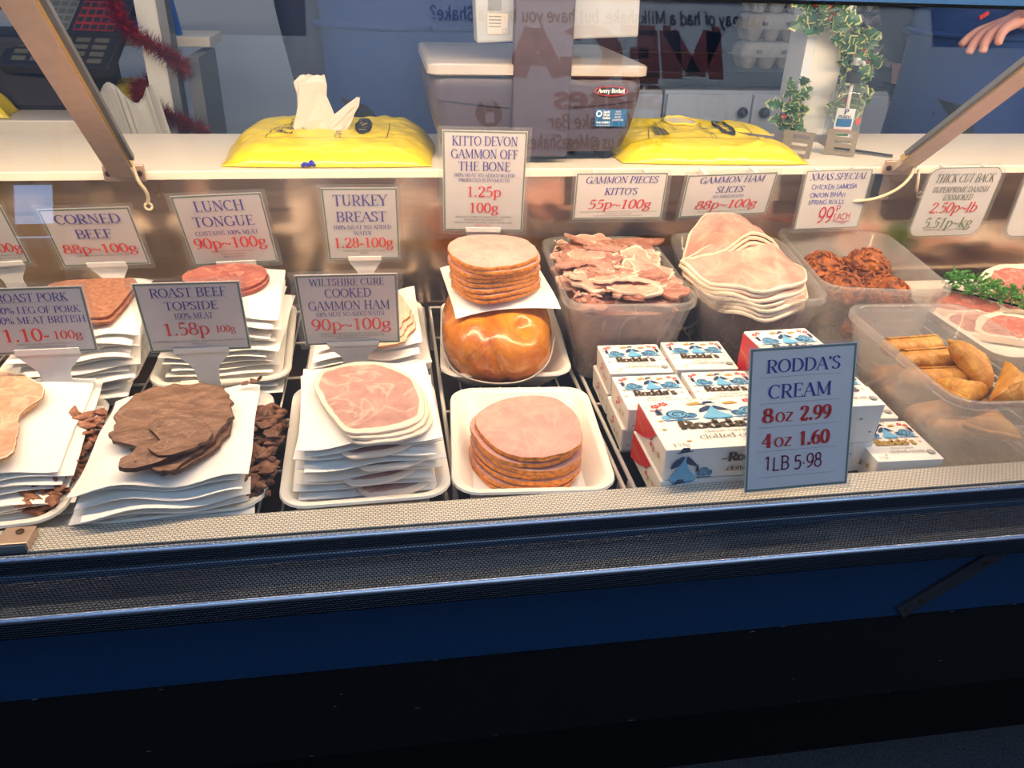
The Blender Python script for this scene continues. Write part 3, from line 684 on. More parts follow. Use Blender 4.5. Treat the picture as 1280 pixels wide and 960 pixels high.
def slice_at(name, outline, x, y, z, t, mat, label, cat, group, h=None, yaw=0, jag=0.01, seed=0, rot=None, nr=8):
    mb = MB(); slab(mb, outline, t, h or (lambda a, b: 0.0), nr=nr, jag=jag, seed=seed)
    o = mb.build(name, mat, None, True, (x, y, z), rot or (0, 0, radians(yaw)), angle=55)
    return tag(o, label, cat, group)
def crag(seed, a=.0012, s=60):
    return lambda x, y: a * noise.noise(Vector((x * s, y * s, seed * 3.1))) + a * .35 * noise.noise(Vector((x * s * 3.2, y * s * 3.2, seed * 1.7)))
def lumpstrip(mb, p, L, w, t, r, bend=.3):
    d = Vector((r.uniform(-1, 1), r.uniform(-1, 1), r.uniform(-.25, .25))).normalized(); u = d.cross(Vector((0, 0, 1))).normalized(); up = u.cross(d)
    loops = []; n = 5; tw = r.uniform(-1, 1)
    for i in range(n + 1):
        s = i / n - .5; c = Vector(p) + d * L * s + up * (bend * L * (s * s - .1)) ; k = max(.12, 1 - (2 * abs(s)) ** 2.5); a = tw * s
        uu = u * cos(a) + up * sin(a); vv = up * cos(a) - u * sin(a)
        loops.append([c + uu * w * k * cos(q) * r.uniform(.6, 1.3) + vv * t * k * sin(q) for q in [2 * pi * j / 7 for j in range(7)]])
    mb.loft(loops)
def shreds(name, mat, box, n, label, cat, seed, L=(.012, .03), w=(.004, .009), t=(.0015, .0035), parent=None, fn=None):
    mb = MB(); r = random.Random(seed)
    for _ in range(n):
        p = fn(r) if fn else [r.uniform(*b) for b in box]
        lumpstrip(mb, p, r.uniform(*L), r.uniform(*w), r.uniform(*t), r)
    o = mb.build(name, mat, parent, True, angle=60)
    if parent is None: tag(o, label, cat, None, 'stuff')
    return o

# roast pork, front left
st = paper_stack(-.423, .775, -.014, .046, .150, .195, 9, 6, 'top white sheet under the pale roast pork slices', 'white sheet in the stack beneath the roast pork', 'sheets under the roast pork', 11, slip=(.012, -.03), spread=.008)
PK = [(-.075, .095), (-.037, .092), (-.009, .078), (.016, .052), (.026, .022), (.016, -.012), (.028, -.05), (.037, -.085), (.020, -.105), (-.02, -.095), (-.07, -.08), (-.10, -.02), (-.10, .05)]
PKc = catmull(PK, 4, True)
for i in range(3):
    slice_at('roast_pork_slice', [(x * (1 - .06 * (2 - i)), y * (1 - .05 * (2 - i))) for x, y in PKc], -.425 + .004 * i, .775 + .004 * i, .0500 + i * .0038, .0034, 'pork',
             ('lowest pale roast pork slice, mostly hidden on the front left stack', 'middle pale roast pork slice on the front left stack', 'topmost pale roast pork slice lying on white paper')[i], 'pork slice', 'roast pork slices', crag(i + 2, .0035, 26), jag=.03, seed=i)
def pork_pt(r):
    t = r.random(); y = .80 - t * .135; return (-.345 - .012 * t + r.uniform(-.018, .016), y, .010 + .022 * (1 - t) + r.uniform(-.012, .01))
shreds('shredded_pork', 'pork_shred', None, 190, 'dark browned pork shreds tucked beside the roast pork stack', 'shredded pork', 5, (.010, .028), (.003, .007), (.002, .0045), fn=pork_pt)

# roast beef
paper_stack(-.236, .733, -.014, .052, .158, .190, 9, 4, 'top white sheet under the brown roast beef slices', 'white sheet in the stack beneath the roast beef', 'sheets under the roast beef', 21, slip=(.0, -.010), wave=.005, curl=.006)
BF = catmull([(-.053, -.003), (-.058, .034), (-.049, .070), (-.023, .089), (.016, .090), (.046, .068), (.060, .032), (.061, .001), (.051, -.036), (.034, -.065), (.014, -.080), (-.003, -.069), (-.022, -.063), (-.020, -.043), (-.047, -.026)], 4, True)
BF2 = catmull([(-.045, .02), (-.03, .06), (.0, .075), (.04, .06), (.058, .02), (.052, -.03), (.028, -.062), (.008, -.07), (-.012, -.05), (-.03, -.03)], 4, True)
slice_at('roast_beef_slice', BF2, -.236, .716, .0585, .004, 'beef', 'lower roast beef slice showing along the right edge of the pile', 'beef slice', 'roast beef slices', crag(4, .003, 30), jag=.03, seed=3)
slice_at('roast_beef_slice', BF, -.240, .724, .0640, .0042, 'beef', 'large brown roast beef slice on top of the white paper', 'beef slice', 'roast beef slices', crag(5, .0042, 36), jag=.05, seed=4)
FL = catmull([(-.03, .028), (.01, .036), (.034, .012), (.03, -.018), (.006, -.034), (-.018, -.02), (-.012, -.002)], 4, True)
slice_at('roast_beef_slice', FL, -.226, .690, .0695, .0034, 'beef', 'torn roast beef flap lying across the front of the top slice', 'beef slice', 'roast beef slices', crag(6, .004, 44), jag=.05, seed=6)
slice_at('roast_beef_slice', catmull([(-.03, .008), (.0, .016), (.03, .01), (.028, -.008), (-.004, -.014), (-.028, -.008)], 4, True), -.238, .664, .0665, .005, 'beef', 'ragged narrow roast beef end at the front of the pile', 'beef slice', 'roast beef slices', crag(8, .003, 60), yaw=24, jag=.08, seed=8)
def beef_pt(r):
    t = r.random(); return (-.148 + r.uniform(-.014, .014) - .004 * t, .81 - t * .15, .018 + r.uniform(-.014, .014) + .016 * (1 - abs(2 * t - 1)))
shreds('shredded_beef', 'beef_shred', None, 200, 'dark beef shreds heaped beside the roast beef stack', 'shredded beef', 9, (.009, .026), (.0035, .008), (.0025, .005), fn=beef_pt)
shreds('beef_crumb', 'beef_shred', ((-.178, -.158), (.815, .825), (.058, .060)), 5, 'small beef scraps on the paper behind the roast beef', 'beef scraps', 10, (.008, .016), (.002, .004), (.001, .002))

# Wiltshire ham between sheets
WH = catmull([(-.061, .034), (-.052, .061), (-.025, .078), (.007, .077), (.034, .057), (.051, .029), (.058, -.017), (.055, -.050), (.035, -.069), (.003, -.075), (-.020, -.072), (-.035, -.044), (-.049, -.010)], 4, True)
ps = paper_stack(-.036, .755, -.014, .068, .142, .178, 11, 3, 'top white sheet under the rosy Wiltshire ham', 'white sheet interleaving the stack of Wiltshire ham', 'sheets between the Wiltshire ham', 31, slip=(-.006, -.014), spread=.004, wave=.003)
for k, i in enumerate((0, 2, 4, 6, 8)):
    slice_at('ham_slice', [(x * .92, y * .92) for x, y in WH], -.034 + (.012 if k % 2 else -.004), .7290 - .013 * (1 - i / 10), ps[i][1] + .0036, .0026, 'ham_wilts', 'rosy ham slice peeping from between the Wiltshire ham sheets', 'ham slice', 'Wiltshire ham between the sheets', lambda x, y: -.0022 * max(0, -y / .07) ** 3, seed=k)
for i in range(3):
    slice_at('ham_slice', WH, -.034 + .0035 * (2 - i), .740 - .004 * (2 - i), .0715 + i * .0032, .003, 'ham_wilts', ('lowest of the three rosy ham slices on the Wiltshire ham paper', 'middle rosy ham slice on the Wiltshire ham paper', 'topmost rosy ham slice with a white fat edge on paper')[i], 'ham slice', 'Wiltshire ham slices on top', crag(i + 12, .0015, 40), seed=20 + i)

# round crumb-edged ham
mb = MB(); sheet(mb, .128, .170, lambda x, y: .0006 + .002 * (abs(x) / .07) ** 4)
tag(mb.build('greaseproof_sheet', 'paper', None, True, (.137, .738, -.0135), (0, 0, radians(-3)), angle=50), 'white sheet lying flat in the tray of round ham slices', 'paper sheet')
GH = catmull([(-.063, .009), (-.050, .043), (-.019, .065), (.015, .067), (.042, .055), (.058, .014), (.054, -.036), (.037, -.058), (.005, -.067), (-.028, -.059), (-.050, -.034)], 4, True)
names = ['bottom', 'second from bottom', 'third from bottom', 'middle', 'third from top', 'second from top', 'topmost']
for i in range(7):
    rr_ = random.Random(50 + i); k = 1 - .012 * abs(i - 3)
    slice_at('ham_slice', [(x * k, y * k) for x, y in GH], .1365 + .0007 * i + rr_.uniform(-.003, .003), .7235 + .001 * i + rr_.uniform(-.002, .002), -.0065 + i * .0072, .0055, 'ham_round',
             names[i] + ' round crumb-edged ham slice of the stack in the front tray', 'ham slice', 'round ham slices in the front tray', lambda x, y, i=i: -.0012 * ((x * x + y * y) / .0036) * (i / 6) + .0012 * sin(x * 40 + i), yaw=rr_.uniform(-6, 6), jag=.012, seed=i)

# corned beef, tongue, turkey
paper_stack(-.392, 1.000, -.014, .090, .135, .190, 13, 9, 'top white sheet under the corned beef slices', 'white sheet in the stack beneath the corned beef', 'sheets under the corned beef', 41, slip=(-.030, -.030), spread=.007, wave=.004, curl=.010)
CB = catmull([(-.070, .045), (-.035, .060), (.018, .062), (.036, .050), (.038, .012), (.036, -.045), (.026, -.066), (-.017, -.060), (-.06, -.02)], 5, True)
for i in range(2):
    slice_at('corned_beef_slice', CB, -.380 + .003 * (1 - i), .990 - .006 * (1 - i), .0965 + .0044 * i, .004, 'corned', ('lower corned beef slice showing below its neighbour', 'upper crumbly corned beef slice on white paper')[i], 'corned beef', 'corned beef slices', crag(i + 30, .001, 60), seed=i + 3)
paper_stack(-.225, 1.035, -.014, .086, .135, .190, 13, 3, 'top white sheet under the lunch tongue', 'white sheet in the stack beneath the lunch tongue', 'sheets under the lunch tongue', 61, slip=(.0, -.034), spread=.008, wave=.004)
TG = catmull([(-.062, -.004), (-.049, .034), (-.005, .050), (.035, .039), (.050, .005), (.042, -.030), (.016, -.051), (-.030, -.045)], 5, True)
for i in range(2):
    slice_at('tongue_slice', TG, -.228 + .003 * (1 - i), 1.060 - .004 * (1 - i), .0925 + .0046 * i, .0042, 'tongue', ('lower oval tongue slice in the pair', 'upper oval red tongue slice on white paper')[i], 'tongue slice', 'lunch tongue slices', crag(i + 40, .0008, 40), seed=i)
paper_stack(-.037, 1.005, -.014, .056, .135, .190, 8, 1, 'top white sheet under the turkey slices', 'white sheet in the stack beneath the turkey', 'sheets under the turkey', 71, slip=(.0, -.022), spread=.008, wave=.005)
TK = catmull([(-.056, .05), (-.02, .068), (.022, .066), (.036, .03), (.040, -.012), (.030, -.034), (.020, -.060), (-.03, -.066), (-.058, -.03)], 5, True)
for i in range(3):
    slice_at('turkey_slice', TK, -.022 + .003 * (2 - i), .985 - .012 * (2 - i), .0615 + .0036 * i, .0032, 'turkey', ('lowest pale turkey slice poking out at the front', 'middle pale turkey slice behind the Wiltshire card', 'topmost pale turkey breast slice on white paper')[i], 'turkey slice', 'turkey slices', crag(i + 50, .002, 36), jag=.03, seed=i + 7)

# glazed gammon joint with a stack of slices on top
def joint_pt(p):
    n1 = noise.noise(p * 1.3 + Vector((3, 1, 2))) * .055 + noise.noise(p * 3.4) * .010 + noise.noise(p * 9) * .004
    cre = -.07 * math.exp(-((p.x * .8 - p.y * .5 - .12) / .09) ** 2) * max(0, p.z + .2) * max(0, -p.y + .1)
    dim = -.22 * math.exp(-((p - Vector((.36, -.66, .62))).length / .17) ** 2) - .05 * math.exp(-((p.x + .05 + .3 * p.z) / .08) ** 2) * max(0, -p.y)
    return 1 + n1 + cre + dim
mb = MB(); mb.ico((0, 0, 0), 1.0, 5, lambda p: joint_pt(p) * (max(abs(p.x) ** 2.6 + abs(p.y) ** 2.6 + abs(p.z) ** 2.6, 1e-6) ** (-1 / 2.6)), sc=(.074, .112, .0545))
jn = thing('gammon_joint', 'large orange glazed gammon joint on its tray, wrapped in film', 'gammon joint', (.137, .980, .0400))
mb.build('joint_body', 'joint', jn, True, (0, 0, 0), (0, 0, radians(-4)))
mb = MB()
mb.tube(catmull([(-.080, -.035, -.004), (-.066, -.078, -.022), (-.03, -.108, -.026), (.02, -.112, -.025), (.058, -.085, -.015), (.076, -.04, .004)], 6), .0011, 6)
mb.tube(catmull([(-.078, -.03, -.002), (-.074, -.052, -.018), (-.070, -.07, -.028)], 5), .0012, 6)
mb.build('wrap_seam', 'tissue', jn, True)
mb = MB(); sheet(mb, .140, .150, lambda x, y: -.010 * (x / .07) ** 2 * (1 if x < 0 else .5) - (.007 * ((-y - .03) / .05) ** 2 if y < -.03 else 0))
tag(mb.build('greaseproof_sheet', 'paper', None, True, (.140, .992, .1060), (radians(3), 0, radians(4)), angle=50), 'white sheet draped over the gammon joint under the ham slices', 'paper sheet')
HT = catmull([(-.058, .005), (-.036, .048), (-.000, .064), (.032, .058), (.055, .028), (.058, -.025), (.025, -.056), (-.022, -.066), (-.046, -.045)], 4, True)
names8 = ['bottom', 'second from bottom', 'third from bottom', 'fourth from bottom', 'fourth from top', 'third from top', 'second from top', 'topmost']
for i in range(8):
    rr_ = random.Random(80 + i)
    slice_at('ham_slice', HT, .134 - .0006 * i + rr_.uniform(-.0025, .0025), .980 + rr_.uniform(-.0025, .0025), .1125 + i * .0064, .0050, 'ham_round', names8[i] + ' ham slice of the stack on the gammon joint', 'ham slice', 'ham slices on the gammon joint', lambda x, y, i=i: .0012 * sin(x * 45 + i * .5) - .0012 * (y / .06) ** 2, yaw=rr_.uniform(-5, 5), jag=.02, seed=i + 90)

# ------------------------------------------------------------------ gammon pieces in the first tub
def fill(key, z0, z1, name, mat, label, cat, seed, dome=.02, inset=.018, amp=.006):
    x, y, w, d, yaw, h = TUBS[key]; mb = MB(); n = 26
    def rr(z):
        f = max(0, min(1, z / h)); i = .030 * (1 - f) + .008 + inset * .25; return rrect(w - 2 * i, d - 2 * i, .026, 6)
    loops = []
    for z in (z0, z0 + (z1 - z0) * .33, z0 + (z1 - z0) * .66, z1):
        loops.append([(u * (1 - abs(noise.noise(Vector((u * 30, v * 30, z * 40 + seed)))) * .06), v * (1 - abs(noise.noise(Vector((u * 25, v * 25, z * 60 + seed)))) * .04), z) for u, v in rr(z)])
    for q in (.85, .65, .45, .25, .08):
        loops.append([(u * q, v * q, z1 + dome * (1 - q * q) + amp * noise.noise(Vector((u * q * 45, v * q * 45, seed)))) for u, v in rr(z1)])
    mb.loft(loops)
    o = mb.build(name, mat, None, True, (x, y, ZR), (0, 0, radians(yaw)), angle=70)
    return tag(o, label, cat, None, 'stuff')
fill('pieces', .006, .102, 'gammon_trimmings', 'ham_mix', 'pressed pink gammon trimmings filling the tub below the pieces', 'gammon trimmings', 2, .020)
r = random.Random(17); cnt = 0
for i in range(104):
    u = r.uniform(-.066, .066); v = r.uniform(-.112, .108)
    lay = i / 104.0; R = r.uniform(.016, .027) if i < 80 else r.uniform(.024, .036)
    if i >= 80: u *= .9; v *= .92
    px, py = in_tub('pieces', u, v); z = ZR + .106 + .020 * (1 - (u / .080) ** 4) * (1 - (v / .125) ** 4) + .014 * lay
    ol = blob_outline(R, 30, 1, r.uniform(.55, .95), .30, i)
    a, b = r.uniform(-60, 60), r.uniform(-50, 50); a0 = r.uniform(-3.1, 3.1)
    hf = lambda x, y, a=a, b=b, s=i: .0014 * sin(x * a + s) + .0014 * sin(y * b) - 6 * (x * x + .5 * y * y) * (.5 if s % 3 else -.3) + .0020 * noise.noise(Vector((x * 130, y * 130, s)))
    where = 'near the back of' if v > .04 else 'near the front of' if v < -.04 else 'in the middle of'
    lab = 'torn pink gammon piece heaped ' + where + ' the first tub'
    slice_at('gammon_piece', ol, px, py, z, r.uniform(.003, .005), ('ham_piece', 'ham_pale', 'ham_deep', 'ham_pale')[i % 4], lab, 'gammon piece', 'torn gammon pieces ' + where + ' the tub', hf, jag=.10, seed=i, rot=(r.uniform(-.24, .24), r.uniform(-.24, .24), a0), nr=6)
shreds('gammon_shreds', 'ham_piece', None, 120, 'thin pink gammon shreds scattered over the heap of pieces', 'gammon shreds', 23, (.008, .022), (.002, .005), (.001, .002),
       fn=lambda r: (lambda u, v: (*in_tub('pieces', u, v), ZR + .112 + .022 * (1 - (u / .080) ** 4) * (1 - (v / .125) ** 4)))(r.uniform(-.070, .070), r.uniform(-.114, .114)))

# ------------------------------------------------------------------ folded gammon slices in the second tub
fill('slices', .006, .098, 'gammon_slice_layers', 'ham_mix', 'packed gammon slices filling the lower part of the second tub', 'gammon slices', 4, .014)
FB = catmull([(-.092, -.050), (-.080, -.01), (-.045, .045), (.0, .075), (.045, .066), (.075, .03), (.085, -.012), (.06, -.038), (.012, -.050), (-.04, -.058)], 4, True)
FF = catmull([(-.086, .030), (-.05, .058), (.0, .070), (.045, .066), (.078, .040), (.086, .004), (.070, -.032), (.030, -.056), (-.016, -.058), (-.055, -.026)], 4, True)
nb = ['lowest', 'second lowest', 'third lowest', 'fourth lowest', 'third highest', 'second highest', 'highest']
for i in range(7):
    rr_ = random.Random(300 + i)
    h = lambda x, y, i=i: .018 - 4.6 * (x + .01) ** 2 + .0075 * sin(x * 46 + .8 + .08 * i) * (1 if y < 0 else .4) - (1.8 * (y + .02) ** 2 if y < -.02 else 0) + .0010 * sin(y * 60 + i) + .012 * noise.noise(Vector((x * 24, y * 20, 1.3)))
    slice_at('gammon_slice', [(x * (1 - .014 * (6 - i)), y) for x, y in FB], .508 + rr_.uniform(-.003, .003), 1.062 - .002 * (6 - i), .094 + i * .0072, .0050, 'ham_fat', nb[i] + ' folded gammon slice of the rear pile in the second tub', 'gammon slice', 'rear pile of gammon slices', h, jag=.012, seed=i, nr=9)
for i in range(7):
    rr_ = random.Random(400 + i)
    h = lambda x, y, i=i: .010 - 2.6 * x * x + .16 * y + .0065 * sin(x * 36 - 1.0 + .07 * i) * (1.1 if y < .02 else .6) - (3.6 * (y + .02) ** 2 if y < -.02 else 0) + .002 * sin(y * 50 + x * 30) + .013 * noise.noise(Vector((x * 22, y * 22, 6.1)))
    slice_at('gammon_slice', [(x * (1 - .012 * (6 - i)), y * (1 - .01 * (6 - i))) for x, y in FF], .492 + rr_.uniform(-.004, .004) - .001 * i, .962 - .002 * (6 - i) + rr_.uniform(-.003, .003), .088 + i * .0060, .0046, 'ham_fat', nb[i] + ' gammon slice of the front pile in the second tub', 'gammon slice', 'front pile of gammon slices', h, jag=.012, seed=i + 20, nr=9, yaw=-8 + rr_.uniform(-4, 4))
CR = catmull([(-.06, -.01), (-.03, .028), (.0, .040), (.02, .03), (.052, .022), (.058, .004), (.02, -.006), (-.02, -.020)], 4, True)
slice_at('gammon_slice', CR, .500, 1.085, .147, .004, 'ham_fat', 'crumpled gammon slice peaked on top of the rear pile', 'gammon slice', 'rear pile of gammon slices', lambda x, y: .010 * math.exp(-((x - .005) / .02) ** 2) - 3 * x * x, jag=.02, seed=77, nr=8)
shreds('ham_shreds', 'ham_piece', None, 46, 'dark pink ham shreds between the tubs\' slices and wall', 'ham shreds', 29, (.016, .034), (.003, .008), (.0012, .0025), fn=lambda r: (lambda u, v: (*in_tub('slices', u, v), ZR + .104 + r.uniform(-.004, .006)))(r.uniform(-.072, -.02), r.uniform(-.118, -.05)))

# ------------------------------------------------------------------ onion bhajis
def bhaji(x, y, z, rad, label, seed):
    t = thing('onion_bhaji', label, 'onion bhaji', (x, y, z), (0, 0, seed * 1.3), 'onion bhajis')
    mb = MB(); mb.ico((0, 0, 0), rad, 5, lambda p: 1 + .18 * noise.noise(p * 2.2 + Vector((seed, 0, 0))) + .15 * noise.noise(p * 6 + Vector((0, seed, 0))) + .10 * noise.noise(p * 13 + Vector((0, 0, seed))), sc=(1, 1, .86))
    mb.build('bhaji_body', 'bhaji', t, True)
    mb = MB(); r = random.Random(seed)
    for _ in range(60):
        d = Vector((r.gauss(0, 1), r.gauss(0, 1), r.gauss(.4, .8))).normalized(); u = d.orthogonal().normalized(); u.rotate(Matrix.Rotation(r.uniform(0, 6.28), 3, d))
        p = Vector((d.x, d.y, d.z * .86)) * rad * .97; L = rad * r.uniform(.12, .34)
        mb.tube([p - u * L, p - u * L * .3 + d * rad * .13, p + u * L * .4 + d * rad * .12, p + u * L], [rad * .02, rad * .05, rad * .06, rad * .02], 6)
    mb.build('onion_strands', 'bhaji', t, True)
for a in ((.688, 1.105, .062, .033, 'orange brown onion bhaji at the back left of its tub', 1), (.760, 1.098, .066, .036, 'largest dark onion bhaji at the back right of its tub', 2), (.750, 1.015, .054, .033, 'onion bhaji nearest the front of its tub', 3), (.690, 1.040, .054, .032, 'onion bhaji against the left wall of its tub', 4),
          (.690, 1.062, .008, .025, 'onion bhaji underneath the back left bhaji', 5), (.748, 1.050, .008, .025, 'onion bhaji underneath the largest bhaji', 6), (.700, .985, .008, .024, 'onion bhaji low down at the front of the tub', 7)): bhaji(*a)

# ------------------------------------------------------------------ spring rolls and samosas
def spring_roll(x, y, z, L, rad, yaw, label, seed, pitch=0):
    t = thing('spring_roll', label, 'spring roll', (x, y, z), (0, radians(pitch), radians(yaw)), 'spring rolls')
    mb = MB(); loops = []; n = 16; N = 20
    for i in range(N + 1):
        s = i / N; k = min(1, .55 + 4.5 * min(s, 1 - s)); fl = .86
        loops.append([((s - .5) * L + .0012 * noise.noise(Vector((a, s * 9, seed))), rad * k * (1 + .15 * noise.noise(Vector((s * 7, a * 2, seed)))) * cos(a) * 1.1, rad * fl * k * (1 + .08 * noise.noise(Vector((s * 6, a, seed + 3)))) * sin(a)) for a in [2 * pi * q / n for q in range(n)]])
    mb.loft(loops); mb.build('roll', 'pastry', t, True)
    mb = MB(); mb.grid(lambda u, v: ((u - .5) * L * .86, rad * 1.1 * cos(.5 + v * 1.0) * 1.03, rad * .86 * sin(.5 + v * 1.0) * 1.05 + .0004), 10, 5); mb.build('pastry_flap', 'pastry', t, True)
def samosa(x, y, z, s, yaw, label, seed, tilt=0):
    t = thing('samosa', label, 'samosa', (x, y, z), (radians(tilt), 0, radians(yaw)), 'samosas')
    mb = MB(); tri = [(-.5, -.32), (.55, -.30), (.0, .55)]; ol = []
    for a, b in zip(tri, tri[1:] + tri[:1]):
        for k in range(8): ol.append((a[0] + (b[0] - a[0]) * k / 8, a[1] + (b[1] - a[1]) * k / 8))
    loops = []
    for q, zz in ((.02, -.5), (.5, -.44), (.8, -.30), (.95, -.12), (1.0, 0), (.95, .14), (.78, .34), (.5, .48), (.02, .55)):
        loops.append([(u * q * s, v * q * s, zz * s * .42 + .002 * noise.noise(Vector((u * 5, v * 5, zz * 4 + seed)))) for u, v in ol])
    mb.loft(loops); mb.build('samosa_body', 'pastry', t, True, angle=32)
    mb = MB(); a, b = Vector((tri[1][0], tri[1][1], 0)) * s, Vector((tri[2][0], tri[2][1], 0)) * s
    mb.tube([a.lerp(b, k / 8) + Vector((.001 * sin(k * 2), 0, .001 * cos(k))) for k in range(9)], s * .045, 8); mb.build('crimped_edge', 'pastry', t, True)
spring_roll(.690, .852, .050, .088, .0145, 4, 'pale spring roll furthest back in its tub', 1)
spring_roll(.690, .808, .054, .098, .0150, 3, 'middle spring roll lying across the tub', 2)
spring_roll(.680, .782, .040, .090, .0150, -2, 'spring roll tucked in front of the middle one', 3)
spring_roll(.668, .830, .020, .088, .0145, 8, 'spring roll in the layer under the furthest back roll', 4)
spring_roll(.672, .796, .010, .088, .0145, -6, 'spring roll in the layer under the middle roll', 7)
spring_roll(.664, .745, .012, .084, .0140, 12, 'spring roll seen through the left wall of its tub', 5)
spring_roll(.680, .712, .008, .088, .0140, -10, 'spring roll seen through the front wall of its tub', 6)
spring_roll(.722, .730, .010, .080, .0140, 70, 'spring roll lying front to back at the bottom right of its tub', 8)
samosa(.722, .778, .062, .074, 62, 'golden samosa standing up beside the spring rolls', 1, 36)
samosa(.742, .722, .052, .078, -14, 'samosa pointing to the right at the front of its tub', 2, 24)
samosa(.690, .738, .042, .066, 150, 'samosa lying low at the left of its tub', 3, 8)
samosa(.700, .690, .024, .062, 200, 'samosa nearest the front wall of its tub', 4, 0)

# ------------------------------------------------------------------ raw gammon steaks at the right
mb = MB(); prof = [(.030, 0, .016), (.006, .022, .026), (0, .027, .030), (.007, .029, .026), (.011, .026, .024), (.026, .006, .016), (.034, .0035, .012)]
mb.loft([[(u, v, z) for u, v in rrect(.44 - 2 * i, .30 - 2 * i, r)] for i, z, r in prof])
tag(mb.build('meat_tray', 'tray', None, True, (1.085, 1.035, ZR), angle=60), 'wide white tray under the raw gammon steaks', 'tray', 'white plastic meat trays')
mb = MB(); sheet(mb, .39, .255, lambda x, y: .001 + .004 * sin(x * 30) * (abs(y) / .13) ** 3)
tag(mb.build('greaseproof_sheet', 'paper', None, True, (1.08, 1.032, -.0115), angle=50), 'wide white sheet under the raw gammon steaks', 'paper sheet')
def steak(x, y, z, s, yaw, label, seed, tilt=0):
    ol = [(u * s, v * s) for u, v in catmull([(-.06, -.03), (-.055, .02), (-.02, .045), (.03, .046), (.065, .02), (.068, -.012), (.05, -.03), (.03, -.026), (.0, -.040), (-.04, -.045)], 4, True)]
    slice_at('gammon_steak', ol, x, y, z, .011, 'bacon', label, 'gammon steak', 'raw gammon steaks', crag(seed, .003, 30), rot=(radians(tilt), 0, radians(yaw)), seed=seed, jag=.02)
steak(.945, 1.085, .008, .95, -30, 'small raw gammon steak behind the bhaji tub', 1, 6)
steak(.968, .975, .008, 1.0, -38, 'raw gammon steak nearest the front, left of the garnish', 2, 6)
steak(1.075, 1.095, .022, 1.35, -8, 'large raw gammon steak behind the green garnish', 3, 22)
steak(1.115, .985, .008, 1.1, 10, 'raw gammon steak to the right of the garnish', 4, 6)
steak(.930, 1.020, .000, .9, 10, 'raw gammon steak lowest, beside the tubs', 5, 0)
steak(1.205, 1.075, .012, 1.1, 20, 'raw gammon steak at the far right of its tray', 6, 10)
gs = thing('parsley_garnish', 'green plastic parsley strip lying between the raw gammon steaks', 'garnish', (1.005, 1.055, .020), (0, 0, radians(-50)))
mb = MB(); mb.tube([(-.10, 0, -.004), (.12, 0, -.004)], .002, 6); mb.build('stem', 'black', gs)
mb = MB(); r = random.Random(5)
for k in range(800):
    p = Vector((r.uniform(-.10, .12), r.gauss(0, .013), r.uniform(-.002, .026))); d = Vector((r.gauss(0, 1), r.gauss(0, 1), r.gauss(.6, .6))).normalized(); u = d.orthogonal().normalized(); L = r.uniform(.005, .011)
    u.rotate(Matrix.Rotation(r.uniform(0, 6), 3, d)); w = d.cross(u)
    for q in (-.7, 0, .7):
        e = (d * cos(q) + u * sin(q)) * L; i = [mb.vert(p), mb.vert(p + e * .55 + w * L * .2), mb.vert(p + e), mb.vert(p + e * .55 - w * L * .2)]; mb.face(i)
mb.build('leaves', 'garnish', gs, fixn=False)

